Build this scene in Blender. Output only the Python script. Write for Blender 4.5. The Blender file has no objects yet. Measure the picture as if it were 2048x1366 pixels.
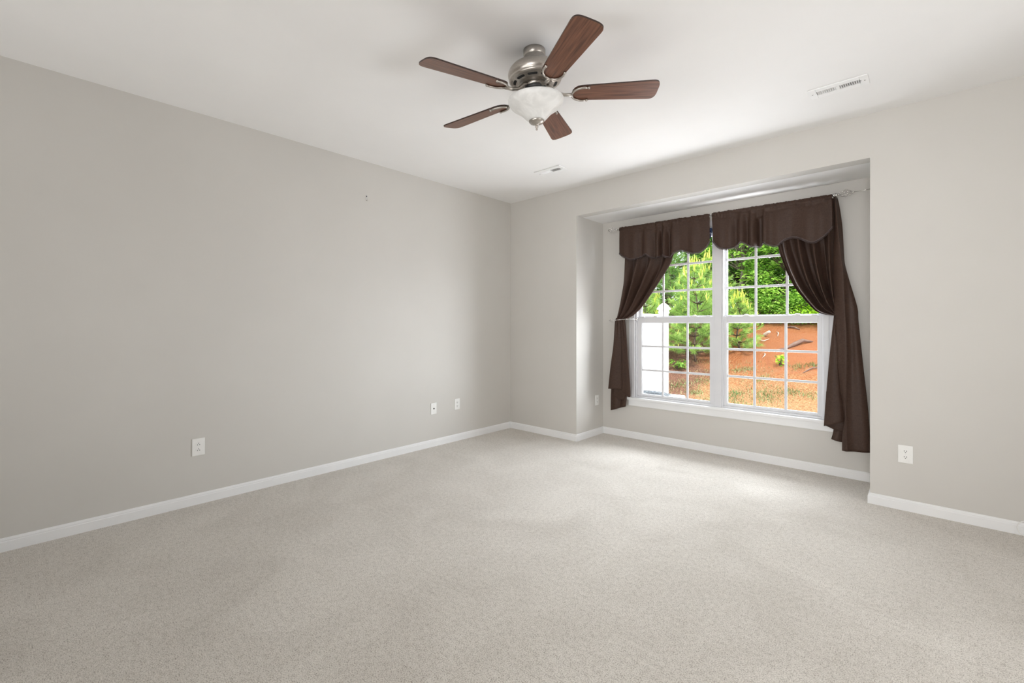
import bpy, bmesh, math, random
from mathutils import Vector, Matrix, noise
PI = math.pi
R = math.radians
sc = bpy.context.scene
COL = sc.collection

# ------------------------------------------------------------------ camera, sky, sun, large lights, exposure
cam_d = bpy.data.cameras.new('camera')
cam_d.sensor_width = 36.0
cam_d.lens = 904.092 / 2048 * 36
cam_d.shift_y = -(683 - 650.26) / 2048
cam_d.clip_start = 0.05
cam_d.clip_end = 300
cam = bpy.data.objects.new('camera', cam_d)
COL.objects.link(cam)
cam.location = (3.7666, -4.0507, 1.2523)
cam.rotation_euler = (PI / 2, 0, R(42.7217))
sc.camera = cam

sc.view_settings.view_transform = 'Standard'
sc.view_settings.look = 'None'
sc.view_settings.gamma = 1.0
sc.view_settings.use_curve_mapping = False
sc.view_settings.exposure = 0.0
sc.cycles.use_denoising = True
sc.cycles.max_bounces = 12
sc.cycles.diffuse_bounces = 8
sc.cycles.transparent_max_bounces = 16
sc.cycles.sample_clamp_indirect = 6.0
sc.cycles.caustics_reflective = False
sc.cycles.caustics_refractive = False

world = bpy.data.worlds.new('sky')
sc.world = world
world.use_nodes = True
wn = world.node_tree
wn.nodes.clear()
w_out = wn.nodes.new('ShaderNodeOutputWorld')
w_bg = wn.nodes.new('ShaderNodeBackground')
w_tc = wn.nodes.new('ShaderNodeTexCoord')
w_sep = wn.nodes.new('ShaderNodeSeparateXYZ')
w_ramp = wn.nodes.new('ShaderNodeValToRGB')
w_ramp.color_ramp.elements[0].position = 0.0
w_ramp.color_ramp.elements[0].color = (0.80, 0.86, 0.92, 1)
w_ramp.color_ramp.elements[1].position = 0.7
w_ramp.color_ramp.elements[1].color = (1.0, 1.0, 1.0, 1)
wn.links.new(w_tc.outputs['Generated'], w_sep.inputs[0])
wn.links.new(w_sep.outputs['Z'], w_ramp.inputs[0])
wn.links.new(w_ramp.outputs[0], w_bg.inputs['Color'])
w_bg.inputs['Strength'].default_value = 2.6
wn.links.new(w_bg.outputs[0], w_out.inputs[0])

def sun_light(name, direction, strength, angle, color):
    d = bpy.data.lights.new(name, 'SUN')
    d.energy = strength
    d.angle = R(angle)
    d.color = color
    o = bpy.data.objects.new(name, d)
    COL.objects.link(o)
    o.rotation_euler = Vector(direction).to_track_quat('-Z', 'Y').to_euler()
    o.location = (0, 0, 12)
    return o

def area_light(name, loc, target, sx, sy, power, color, spread=180):
    d = bpy.data.lights.new(name, 'AREA')
    d.shape = 'RECTANGLE'
    d.size = sx
    d.size_y = sy
    d.spread = R(spread)
    d.energy = power
    d.color = color
    o = bpy.data.objects.new(name, d)
    COL.objects.link(o)
    o.location = loc
    o.rotation_euler = (Vector(target) - Vector(loc)).to_track_quat('-Z', 'Y').to_euler()
    return o

sun_light('sun', (-0.42, 0.55, -0.95), 4.2, 3.0, (1.0, 0.95, 0.86))
# added fill lamps by the unseen walls, which have no openings
area_light('rear_fill', (3.6, -6.35, 1.5), (2.5, 0, 1.25), 2.2, 1.9, 33, (1.0, 0.99, 0.985), 75)
area_light('rear_ceiling_fill', (1.6, -6.35, 1.0), (1.6, -3.6, 2.74), 2.0, 1.8, 29, (1.0, 0.99, 0.975), 110)
area_light('side_fill', (5.15, -2.2, 1.5), (0, -2.6, 2.1), 1.8, 1.6, 33, (1.0, 0.99, 0.985))
# open sky and sunlit ground outside the bay
COOL = (0.95, 0.98, 1.05)
area_light('bay_sky_daylight', (2.3, 4.7, 4.7), (2.25, -1.2, 0.0), 4.4, 2.2, 690, COOL)
area_light('bay_east_daylight', (4.6, 3.2, 1.4), (1.0, 0.0, 1.2), 3.0, 2.6, 430, COOL)
area_light('bay_ground_daylight', (2.9, 2.05, -0.32), (2.9, 2.05, 3.0), 2.4, 2.7, 385, COOL)

# ------------------------------------------------------------------ materials
def new_mat(name, color=(0.8, 0.8, 0.8), rough=0.5, metal=0.0, **kw):
    m = bpy.data.materials.new(name)
    m.use_nodes = True
    b = m.node_tree.nodes['Principled BSDF']
    b.inputs['Base Color'].default_value = (*color, 1)
    b.inputs['Roughness'].default_value = rough
    b.inputs['Metallic'].default_value = metal
    for k, v in kw.items():
        b.inputs[k.replace('_', ' ')].default_value = v
    return m

def nodes_of(m):
    nt = m.node_tree
    return nt, nt.nodes['Principled BSDF']

def noise_color(m, scale, c0, c1, p0=0.35, p1=0.65, detail=4, vec_scale=(1, 1, 1), coord='Object', bump=0.0, bump_dist=0.01, bump_scale=None, rot=(0, 0, 0)):
    nt, b = nodes_of(m)
    tc = nt.nodes.new('ShaderNodeTexCoord')
    mp = nt.nodes.new('ShaderNodeMapping')
    mp.inputs['Scale'].default_value = vec_scale
    mp.inputs['Rotation'].default_value = rot
    nz = nt.nodes.new('ShaderNodeTexNoise')
    nz.inputs['Scale'].default_value = scale
    nz.inputs['Detail'].default_value = detail
    rp = nt.nodes.new('ShaderNodeValToRGB')
    rp.color_ramp.elements[0].position = p0
    rp.color_ramp.elements[0].color = (*c0, 1)
    rp.color_ramp.elements[1].position = p1
    rp.color_ramp.elements[1].color = (*c1, 1)
    nt.links.new(tc.outputs[coord], mp.inputs[0])
    nt.links.new(mp.outputs[0], nz.inputs['Vector'])
    nt.links.new(nz.outputs['Fac'], rp.inputs[0])
    nt.links.new(rp.outputs[0], b.inputs['Base Color'])
    if bump:
        bp = nt.nodes.new('ShaderNodeBump')
        bp.inputs['Strength'].default_value = bump
        bp.inputs['Distance'].default_value = bump_dist
        src = nz
        if bump_scale:
            src = nt.nodes.new('ShaderNodeTexNoise')
            src.inputs['Scale'].default_value = bump_scale
            src.inputs['Detail'].default_value = 3
            nt.links.new(mp.outputs[0], src.inputs['Vector'])
        nt.links.new(src.outputs['Fac'], bp.inputs['Height'])
        nt.links.new(bp.outputs[0], b.inputs['Normal'])
    return m

M = {}
WALL = (0.615, 0.598, 0.566)
M['wall'] = noise_color(new_mat('wall_paint', WALL, 0.62), 1.3, (0.605, 0.588, 0.556), (0.625, 0.608, 0.576), bump=0.04, bump_dist=0.002, bump_scale=180)
M['ceiling'] = noise_color(new_mat('ceiling_paint', (0.86, 0.855, 0.85), 0.9), 2.0, (0.845, 0.842, 0.838), (0.865, 0.862, 0.858), bump=0.05, bump_dist=0.002, bump_scale=150)
M['trim'] = noise_color(new_mat('white_trim_paint', (0.84, 0.85, 0.86), 0.38), 3.0, (0.82, 0.83, 0.84), (0.86, 0.865, 0.87))
M['vinyl'] = noise_color(new_mat('white_window_vinyl', (0.83, 0.84, 0.86), 0.35), 5.0, (0.68, 0.685, 0.71), (0.72, 0.725, 0.745))
M['plate'] = noise_color(new_mat('white_plastic', (0.86, 0.86, 0.84), 0.3), 20.0, (0.84, 0.84, 0.82), (0.87, 0.87, 0.855))
M['dark'] = noise_color(new_mat('dark_slot', (0.02, 0.02, 0.02), 0.7), 40, (0.015, 0.015, 0.015), (0.03, 0.03, 0.03))
M['vent_white'] = noise_color(new_mat('vent_enamel', (0.86, 0.86, 0.86), 0.35), 12, (0.84, 0.84, 0.84), (0.87, 0.87, 0.87))
M['duct'] = noise_color(new_mat('duct_metal', (0.22, 0.21, 0.2), 0.6), 30, (0.18, 0.17, 0.16), (0.26, 0.25, 0.24))
M['nickel'] = noise_color(new_mat('brushed_nickel', (0.6, 0.56, 0.51), 0.34, 1.0), 60, (0.42, 0.39, 0.355), (0.54, 0.505, 0.465), vec_scale=(1, 1, 12))
M['chrome'] = noise_color(new_mat('polished_steel', (0.75, 0.74, 0.73), 0.14, 1.0), 40, (0.70, 0.69, 0.68), (0.80, 0.79, 0.78))
M['black_metal'] = noise_color(new_mat('black_metal', (0.03, 0.03, 0.03), 0.45), 50, (0.02, 0.02, 0.02), (0.05, 0.05, 0.05))
M['navy'] = noise_color(new_mat('navy_fabric', (0.02, 0.045, 0.12), 0.8), 200, (0.016, 0.036, 0.10), (0.025, 0.055, 0.14))
M['navy_band'] = noise_color(new_mat('pale_blue_band', (0.3, 0.36, 0.5), 0.6), 100, (0.26, 0.32, 0.46), (0.34, 0.4, 0.54))

# carpet: speckled loop pile
def make_carpet():
    m = new_mat('beige_carpet', (0.5, 0.46, 0.4), 0.95)
    nt, b = nodes_of(m)
    N = nt.nodes.new
    L = nt.links.new
    tc = N('ShaderNodeTexCoord')
    n1 = N('ShaderNodeTexNoise'); n1.inputs['Scale'].default_value = 220; n1.inputs['Detail'].default_value = 3; n1.inputs['Roughness'].default_value = 0.65
    n2 = N('ShaderNodeTexNoise'); n2.inputs['Scale'].default_value = 46; n2.inputs['Detail'].default_value = 3
    n3 = N('ShaderNodeTexNoise'); n3.inputs['Scale'].default_value = 2.2; n3.inputs['Detail'].default_value = 4; n3.inputs['Distortion'].default_value = 0.8
    for n in (n1, n2, n3):
        L(tc.outputs['Object'], n.inputs['Vector'])
    r1 = N('ShaderNodeValToRGB')
    e = r1.color_ramp.elements
    e[0].position = 0.36; e[0].color = (0.26, 0.225, 0.185, 1)
    e[1].position = 0.58; e[1].color = (0.77, 0.73, 0.675, 1)
    a = e.new(0.47); a.color = (0.60, 0.56, 0.505, 1)
    mix = N('ShaderNodeMix'); mix.data_type = 'FLOAT'; mix.inputs[0].default_value = 0.18
    L(n1.outputs['Fac'], mix.inputs[2]); L(n2.outputs['Fac'], mix.inputs[3])
    L(mix.outputs[0], r1.inputs[0])
    r3 = N('ShaderNodeValToRGB')
    r3.color_ramp.elements[0].position = 0.3; r3.color_ramp.elements[0].color = (0.90, 0.895, 0.885, 1)
    r3.color_ramp.elements[1].position = 0.7; r3.color_ramp.elements[1].color = (1.05, 1.055, 1.06, 1)
    L(n3.outputs['Fac'], r3.inputs[0])
    mul = N('ShaderNodeMix'); mul.data_type = 'RGBA'; mul.blend_type = 'MULTIPLY'; mul.inputs[0].default_value = 1.0
    L(r1.outputs[0], mul.inputs[6]); L(r3.outputs[0], mul.inputs[7])
    L(mul.outputs[2], b.inputs['Base Color'])
    bp = N('ShaderNodeBump'); bp.inputs['Strength'].default_value = 0.7; bp.inputs['Distance'].default_value = 0.006
    L(mix.outputs[0], bp.inputs['Height'])
    L(bp.outputs[0], b.inputs['Normal'])
    b.inputs['Sheen Weight'].default_value = 0.25
    b.inputs['Sheen Roughness'].default_value = 0.6
    return m
M['carpet'] = make_carpet()

# brown satin
def make_satin(name, c0, c1, rough, sheen):
    m = new_mat(name, c0, rough)
    nt, b = nodes_of(m)
    N = nt.nodes.new; L = nt.links.new
    tc = N('ShaderNodeTexCoord')
    mp = N('ShaderNodeMapping'); mp.inputs['Scale'].default_value = (420, 420, 60)
    nz = N('ShaderNodeTexNoise'); nz.inputs['Scale'].default_value = 1.0; nz.inputs['Detail'].default_value = 2
    mp2 = N('ShaderNodeMapping'); mp2.inputs['Scale'].default_value = (40, 40, 420)
    nz2 = N('ShaderNodeTexNoise'); nz2.inputs['Scale'].default_value = 1.0; nz2.inputs['Detail'].default_value = 2
    L(tc.outputs['Object'], mp.inputs[0]); L(mp.outputs[0], nz.inputs['Vector'])
    L(tc.outputs['Object'], mp2.inputs[0]); L(mp2.outputs[0], nz2.inputs['Vector'])
    mx = N('ShaderNodeMix'); mx.data_type = 'FLOAT'; mx.inputs[0].default_value = 0.5
    L(nz.outputs['Fac'], mx.inputs[2]); L(nz2.outputs['Fac'], mx.inputs[3])
    rp = N('ShaderNodeValToRGB')
    rp.color_ramp.elements[0].position = 0.35; rp.color_ramp.elements[0].color = (*c0, 1)
    rp.color_ramp.elements[1].position = 0.65; rp.color_ramp.elements[1].color = (*c1, 1)
    L(mx.outputs[0], rp.inputs[0]); L(rp.outputs[0], b.inputs['Base Color'])
    bp = N('ShaderNodeBump'); bp.inputs['Strength'].default_value = 0.12; bp.inputs['Distance'].default_value = 0.001
    L(mx.outputs[0], bp.inputs['Height']); L(bp.outputs[0], b.inputs['Normal'])
    b.inputs['Sheen Weight'].default_value = sheen
    b.inputs['Specular IOR Level'].default_value = 0.24
    b.inputs['Sheen Roughness'].default_value = 0.45
    b.inputs['Sheen Tint'].default_value = (0.9, 0.75, 0.66, 1)
    return m
M['satin'] = make_satin('brown_satin', (0.040, 0.0215, 0.0150), (0.072, 0.0415, 0.0300), 0.50, 0.02)
M['fringe'] = noise_color(new_mat('brown_braid', (0.05, 0.03, 0.028), 0.35), 300, (0.03, 0.018, 0.016), (0.12, 0.085, 0.08))

# fan wood
def make_wood():
    m = new_mat('reddish_walnut', (0.16, 0.07, 0.045), 0.32)
    nt, b = nodes_of(m)
    N = nt.nodes.new; L = nt.links.new
    tc = N('ShaderNodeTexCoord')
    mp = N('ShaderNodeMapping'); mp.inputs['Scale'].default_value = (5, 110, 30)
    nz = N('ShaderNodeTexNoise'); nz.inputs['Scale'].default_value = 1.0; nz.inputs['Detail'].default_value = 5; nz.inputs['Roughness'].default_value = 0.6
    L(tc.outputs['Object'], mp.inputs[0]); L(mp.outputs[0], nz.inputs['Vector'])
    rp = N('ShaderNodeValToRGB')
    e = rp.color_ramp.elements
    e[0].position = 0.3; e[0].color = (0.065, 0.027, 0.017, 1)
    e[1].position = 0.72; e[1].color = (0.24, 0.108, 0.062, 1)
    a = e.new(0.5); a.color = (0.155, 0.064, 0.038, 1)
    L(nz.outputs['Fac'], rp.inputs[0]); L(rp.outputs[0], b.inputs['Base Color'])
    return m
M['wood'] = make_wood()
M['wood_edge'] = noise_color(new_mat('dark_blade_edge', (0.03, 0.015, 0.01), 0.4), 50, (0.022, 0.011, 0.008), (0.045, 0.022, 0.016))

def make_alabaster():
    m = new_mat('alabaster_glass', (0.85, 0.85, 0.83), 0.42)
    nt, b = nodes_of(m)
    N = nt.nodes.new; L = nt.links.new
    tc = N('ShaderNodeTexCoord')
    nz = N('ShaderNodeTexNoise'); nz.inputs['Scale'].default_value = 9; nz.inputs['Detail'].default_value = 3; nz.inputs['Distortion'].default_value = 2.5
    L(tc.outputs['Object'], nz.inputs['Vector'])
    rp = N('ShaderNodeValToRGB')
    rp.color_ramp.elements[0].position = 0.38; rp.color_ramp.elements[0].color = (0.79, 0.79, 0.775, 1)
    rp.color_ramp.elements[1].position = 0.62; rp.color_ramp.elements[1].color = (0.90, 0.90, 0.885, 1)
    L(nz.outputs['Fac'], rp.inputs[0]); L(rp.outputs[0], b.inputs['Base Color'])
    b.inputs['Subsurface Weight'].default_value = 0.3
    b.inputs['Subsurface Radius'].default_value = (0.05, 0.05, 0.05)
    b.inputs['Subsurface Scale'].default_value = 0.5
    return m
M['alabaster'] = make_alabaster()

def make_glass():
    m = bpy.data.materials.new('window_glass')
    m.use_nodes = True
    nt = m.node_tree
    nt.nodes.clear()
    out = nt.nodes.new('ShaderNodeOutputMaterial')
    tr = nt.nodes.new('ShaderNodeBsdfTransparent'); tr.inputs[0].default_value = (0.97, 0.985, 0.98, 1)
    gl = nt.nodes.new('ShaderNodeBsdfGlossy'); gl.inputs['Roughness'].default_value = 0.02
    mx = nt.nodes.new('ShaderNodeMixShader')
    mx.inputs[0].default_value = 0.003
    nt.links.new(tr.outputs[0], mx.inputs[1]); nt.links.new(gl.outputs[0], mx.inputs[2])
    nt.links.new(mx.outputs[0], out.inputs[0])
    return m
M['glass'] = make_glass()

def make_leaf(name, dark, mid, light, trans):
    m = bpy.data.materials.new(name)
    m.use_nodes = True
    nt, b = nodes_of(m)
    N = nt.nodes.new; L = nt.links.new
    at = N('ShaderNodeAttribute'); at.attribute_name = 'leaf_tone'
    rp = N('ShaderNodeValToRGB')
    e = rp.color_ramp.elements
    e[0].position = 0.0; e[0].color = (*dark, 1)
    e[1].position = 1.0; e[1].color = (*light, 1)
    a = e.new(0.5); a.color = (*mid, 1)
    L(at.outputs['Fac'], rp.inputs[0])
    L(rp.outputs[0], b.inputs['Base Color'])
    b.inputs['Roughness'].default_value = 0.5
    tl = N('ShaderNodeBsdfTranslucent')
    L(rp.outputs[0], tl.inputs[0])
    mx = N('ShaderNodeMixShader'); mx.inputs[0].default_value = trans
    out = nt.nodes['Material Output']
    L(b.outputs[0], mx.inputs[1]); L(tl.outputs[0], mx.inputs[2]); L(mx.outputs[0], out.inputs[0])
    return m
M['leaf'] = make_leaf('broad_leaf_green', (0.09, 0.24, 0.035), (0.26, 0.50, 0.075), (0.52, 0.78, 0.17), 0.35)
M['leaf_lime'] = make_leaf('lime_leaf_green', (0.18, 0.40, 0.01), (0.32, 0.62, 0.02), (0.50, 0.80, 0.06), 0.35)
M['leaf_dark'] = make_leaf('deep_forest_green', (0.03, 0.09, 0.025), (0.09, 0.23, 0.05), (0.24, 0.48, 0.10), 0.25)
M['needle'] = make_leaf('pine_needle_green', (0.12, 0.28, 0.07), (0.32, 0.54, 0.13), (0.58, 0.76, 0.22), 0.3)
M['candle'] = make_leaf('pine_candle_yellow_green', (0.42, 0.50, 0.05), (0.62, 0.68, 0.10), (0.85, 0.88, 0.24), 0.2)
M['grass'] = make_leaf('grass_blades', (0.09, 0.17, 0.05), (0.20, 0.27, 0.09), (0.43, 0.31, 0.18), 0.25)
M['bark'] = noise_color(new_mat('bark', (0.1, 0.07, 0.05), 0.9), 14, (0.05, 0.032, 0.022), (0.17, 0.12, 0.09), vec_scale=(4, 4, 1), bump=0.5, bump_dist=0.02)
M['grey_bark'] = noise_color(new_mat('grey_bark', (0.3, 0.25, 0.22), 0.9), 10, (0.16, 0.12, 0.10), (0.42, 0.35, 0.30), vec_scale=(4, 4, 1), bump=0.4, bump_dist=0.02)
M['log'] = noise_color(new_mat('weathered_wood', (0.2, 0.13, 0.1), 0.9), 12, (0.07, 0.04, 0.035), (0.30, 0.20, 0.16), vec_scale=(1, 6, 6), bump=0.5, bump_dist=0.02)
M['pale_log'] = noise_color(new_mat('pale_split_wood', (0.6, 0.5, 0.45), 0.9), 12, (0.42, 0.33, 0.28), (0.78, 0.68, 0.62), vec_scale=(1, 6, 6))
M['fence'] = noise_color(new_mat('white_fence_vinyl', (0.88, 0.88, 0.88), 0.5), 4, (0.86, 0.86, 0.86), (0.90, 0.90, 0.90))
M['unit'] = noise_color(new_mat('pale_sheet_metal', (0.72, 0.73, 0.74), 0.5), 4, (0.66, 0.67, 0.68), (0.78, 0.79, 0.80))
M['unit_grille'] = noise_color(new_mat('grey_wire_guard', (0.25, 0.28, 0.31), 0.5), 20, (0.10, 0.115, 0.13), (0.16, 0.18, 0.20))

def make_ground():
    m = new_mat('yard_soil', (0.5, 0.25, 0.12), 1.0)
    nt, b = nodes_of(m)
    N = nt.nodes.new; L = nt.links.new
    tc = N('ShaderNodeTexCoord')
    sep = N('ShaderNodeSeparateXYZ')
    L(tc.outputs['Object'], sep.inputs[0])
    def nz(scale, det, vec=(1, 1, 1)):
        mp = N('ShaderNodeMapping'); mp.inputs['Scale'].default_value = vec
        n = N('ShaderNodeTexNoise'); n.inputs['Scale'].default_value = scale; n.inputs['Detail'].default_value = det
        L(tc.outputs['Object'], mp.inputs[0]); L(mp.outputs[0], n.inputs['Vector'])
        return n
    def ramp(src, stops):
        r = N('ShaderNodeValToRGB')
        e = r.color_ramp.elements
        e[0].position, e[0].color = stops[0][0], (*stops[0][1], 1)
        e[1].position, e[1].color = stops[-1][0], (*stops[-1][1], 1)
        for p, c in stops[1:-1]:
            x = e.new(p); x.color = (*c, 1)
        L(src, r.inputs[0])
        return r
    nf = nz(34, 6, (1, 1.8, 1)); nm = nz(5, 4); nl = nz(1.1, 3)
    clay = ramp(nf.outputs['Fac'], [(0.28, (0.1092, 0.0328, 0.0148)), (0.42, (0.3024, 0.0861, 0.0266)), (0.56, (0.4368, 0.1558, 0.0555)), (0.72, (0.5544, 0.3116, 0.1628))])
    straw = ramp(nf.outputs['Fac'], [(0.3, (0.1176, 0.0451, 0.0222)), (0.42, (0.2856, 0.123, 0.0481)), (0.54, (0.3948, 0.2214, 0.0962)), (0.7, (0.504, 0.3772, 0.222))])
    mulch = ramp(nf.outputs['Fac'], [(0.3, (0.0425, 0.0213, 0.017)), (0.5, (0.17, 0.0723, 0.0425)), (0.7, (0.408, 0.2125, 0.136))])
    # straw near the house, clay on the bank
    m1 = N('ShaderNodeMath'); m1.operation = 'MULTIPLY_ADD'; m1.inputs[1].default_value = 3.2; L(nm.outputs['Fac'], m1.inputs[0]); L(sep.outputs['Y'], m1.inputs[2])
    f1 = N('ShaderNodeMapRange'); f1.inputs['From Min'].default_value = 8.5; f1.inputs['From Max'].default_value = 10.2; L(m1.outputs[0], f1.inputs[0])
    mixa = N('ShaderNodeMix'); mixa.data_type = 'RGBA'
    L(f1.outputs[0], mixa.inputs[0]); L(straw.outputs[0], mixa.inputs[6]); L(clay.outputs[0], mixa.inputs[7])
    # mulch under the pines on the left of the bank
    m2 = N('ShaderNodeMath'); m2.operation = 'MULTIPLY_ADD'; m2.inputs[1].default_value = 0.25; L(sep.outputs['Y'], m2.inputs[0]); L(sep.outputs['X'], m2.inputs[2])
    m3 = N('ShaderNodeMath'); m3.operation = 'MULTIPLY_ADD'; m3.inputs[1].default_value = 1.4; L(nl.outputs['Fac'], m3.inputs[0]); L(m2.outputs[0], m3.inputs[2])
    f2 = N('ShaderNodeMapRange'); f2.inputs['From Min'].default_value = 2.45; f2.inputs['From Max'].default_value = 1.95; L(m3.outputs[0], f2.inputs[0])
    mixb = N('ShaderNodeMix'); mixb.data_type = 'RGBA'
    L(f2.outputs[0], mixb.inputs[0]); L(mixa.outputs[2], mixb.inputs[6]); L(mulch.outputs[0], mixb.inputs[7])
    L(mixb.outputs[2], b.inputs['Base Color'])
    bp = N('ShaderNodeBump'); bp.inputs['Strength'].default_value = 0.9; bp.inputs['Distance'].default_value = 0.06
    L(nf.outputs['Fac'], bp.inputs['Height']); L(bp.outputs[0], b.inputs['Normal'])
    return m
M['ground'] = make_ground()

# ------------------------------------------------------------------ mesh helpers
def obj(name, bm, mat, parent=None, smooth=False, loc=None):
    me = bpy.data.meshes.new(name)
    bmesh.ops.recalc_face_normals(bm, faces=bm.faces) if len(bm.faces) < 20000 else None
    bm.to_mesh(me)
    bm.free()
    mats = mat if isinstance(mat, (list, tuple)) else [mat]
    for mm in mats:
        me.materials.append(mm)
    if smooth:
        for p in me.polygons:
            p.use_smooth = True
    o = bpy.data.objects.new(name, me)
    COL.objects.link(o)
    if parent is not None:
        o.parent = parent
    if loc:
        o.location = loc
    return o

def tag(o, label=None, cat=None, group=None, kind=None):
    if label: o['label'] = label
    if cat: o['category'] = cat
    if group: o['group'] = group
    if kind: o['kind'] = kind
    return o

def empty(name, loc=(0, 0, 0), rot=(0, 0, 0)):
    o = bpy.data.objects.new(name, None)
    COL.objects.link(o)
    o.location = loc
    o.rotation_euler = rot
    o.empty_display_size = 0.1
    return o

def box(bm, x0, x1, y0, y1, z0, z1, bevel=0.0, mi=0):
    vs = [bm.verts.new(p) for p in ((x0, y0, z0), (x1, y0, z0), (x1, y1, z0), (x0, y1, z0), (x0, y0, z1), (x1, y0, z1), (x1, y1, z1), (x0, y1, z1))]
    fs = [bm.faces.new([vs[i] for i in q]) for q in ((0, 3, 2, 1), (4, 5, 6, 7), (0, 1, 5, 4), (1, 2, 6, 5), (2, 3, 7, 6), (3, 0, 4, 7))]
    for f in fs: f.material_index = mi
    if bevel:
        es = list({e for f in fs for e in f.edges})
        bmesh.ops.bevel(bm, geom=es, offset=bevel, segments=2, affect='EDGES', profile=0.5)
    return bm

def lathe(bm, prof, n=48, cap0=True, cap1=True, M4=None, sweep=2 * PI):
    rings = []
    for r, z in prof:
        if r < 1e-6:
            rings.append([bm.verts.new((0, 0, z))])
        else:
            rings.append([bm.verts.new((r * math.cos(2 * PI * k / n), r * math.sin(2 * PI * k / n), z)) for k in range(n)])
    for a, b in zip(rings, rings[1:]):
        for k in range(n):
            k2 = (k + 1) % n
            if len(a) == 1 and len(b) > 1: bm.faces.new((a[0], b[k], b[k2]))
            elif len(b) == 1 and len(a) > 1: bm.faces.new((a[k], b[0], a[k2]))
            elif len(a) > 1: bm.faces.new((a[k], b[k], b[k2], a[k2]))
    if cap0 and len(rings[0]) > 1: bm.faces.new(rings[0])
    if cap1 and len(rings[-1]) > 1: bm.faces.new(rings[-1])
    if M4 is not None:
        bmesh.ops.transform(bm, matrix=M4, verts=[v for rg in rings for v in rg])
    return bm

def tube(bm, pts, rad, n=8, closed=False):
    pts = [Vector(p) for p in pts]
    rads = rad if isinstance(rad, (list, tuple)) else [rad] * len(pts)
    rings = []
    up = None
    for i, p in enumerate(pts):
        a = pts[i - 1] if i > 0 else (pts[-1] if closed else p)
        b = pts[i + 1] if i < len(pts) - 1 else (pts[0] if closed else p)
        t = (b - a)
        if t.length < 1e-9: t = Vector((0, 0, 1))
        t.normalize()
        if up is None:
            up = Vector((0, 0, 1)) if abs(t.z) < 0.9 else Vector((1, 0, 0))
        s = t.cross(up)
        if s.length < 1e-6: s = t.orthogonal()
        s.normalize()
        up = s.cross(t).normalized()
        rings.append([bm.verts.new(p + (s * math.cos(2 * PI * k / n) + up * math.sin(2 * PI * k / n)) * rads[i]) for k in range(n)])
    m = len(rings)
    for i in range(m if closed else m - 1):
        a, b = rings[i], rings[(i + 1) % m]
        for k in range(n):
            bm.faces.new((a[k], b[k], b[(k + 1) % n], a[(k + 1) % n]))
    if not closed:
        bm.faces.new(rings[0][::-1]); bm.faces.new(rings[-1])
    return bm

def prism(bm, outline, z0, z1, mi_side=0, mi_cap=0):
    a = [bm.verts.new((x, y, z0)) for x, y in outline]
    b = [bm.verts.new((x, y, z1)) for x, y in outline]
    f = bm.faces.new(a[::-1]); f.material_index = mi_cap
    f = bm.faces.new(b); f.material_index = mi_cap
    n = len(a)
    for k in range(n):
        f = bm.faces.new((a[k], a[(k + 1) % n], b[(k + 1) % n], b[k])); f.material_index = mi_side
    return bm

def copy_tree(o, parent=None):
    c = o.copy()
    COL.objects.link(c)
    c.parent = parent
    for ch in list(o.children):
        copy_tree(ch, c)
    return c

# ------------------------------------------------------------------ room shell
H = 2.74
RX0, RX1 = 0.971, 3.459          # bay opening
RZ = 2.432                       # bay soffit
RY = 0.54                        # bay back wall
XR, YB = 5.2, -6.4               # unseen right and back walls
WX0, WX1, WZ0, WZ1 = 1.375, 3.12, 0.455, 2.215

def structure(name, bm, mat, label=None):
    o = obj(name, bm, mat)
    o['kind'] = 'structure'
    if label: o['label'] = label
    return o

bm = bmesh.new()
box(bm, -0.12, XR + 0.12, YB - 0.12, 0, -0.15, 0); box(bm, RX0, RX1, 0, RY, -0.15, 0)
structure('floor', bm, M['carpet'], 'beige speckled carpet over the whole floor')
bm = bmesh.new()
box(bm, -0.12, XR + 0.12, YB - 0.12, 0.12, H, H + 0.12)
structure('ceiling', bm, M['ceiling'], 'flat white ceiling')
bm = bmesh.new(); box(bm, -0.12, 0, YB, 0.0, 0, H)
structure('wall_left', bm, M['wall'], 'long plain greige wall')
bm = bmesh.new()
box(bm, -0.12, RX0, 0, 0.12, 0, H); box(bm, RX1, XR, 0, 0.12, 0, H); box(bm, RX0, RX1, 0, 0.12, RZ, H)
structure('wall_front', bm, M['wall'], 'greige wall around the window bay')
bm = bmesh.new(); box(bm, RX0 - 0.12, RX0, 0.12, RY + 0.14, 0, RZ + 0.1)
structure('wall_bay_left', bm, M['wall'], 'greige return on the near side of the corner outlet')
bm = bmesh.new(); box(bm, RX1, RX1 + 0.12, 0.12, RY + 0.14, 0, RZ + 0.1)
structure('wall_bay_right', bm, M['wall'], 'greige return of the window bay behind the right curtain')
bm = bmesh.new()
box(bm, RX0, WX0, RY, RY + 0.14, 0, RZ); box(bm, WX1, RX1, RY, RY + 0.14, 0, RZ)
box(bm, WX0, WX1, RY, RY + 0.14, 0, WZ0); box(bm, WX0, WX1, RY, RY + 0.14, WZ1, RZ)
structure('wall_bay_back', bm, M['wall'], 'greige wall holding the window')
bm = bmesh.new(); box(bm, RX0, RX1, 0.12, RY + 0.14, RZ, RZ + 0.1)
structure('ceiling_bay', bm, M['ceiling'], 'white soffit of the window bay')
bm = bmesh.new(); box(bm, XR, XR + 0.12, YB, 0.12, 0, H)
structure('wall_right', bm, M['wall'])
bm = bmesh.new(); box(bm, -0.12, XR + 0.12, YB - 0.12, YB, 0, H)
structure('wall_back', bm, M['wall'])

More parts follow.
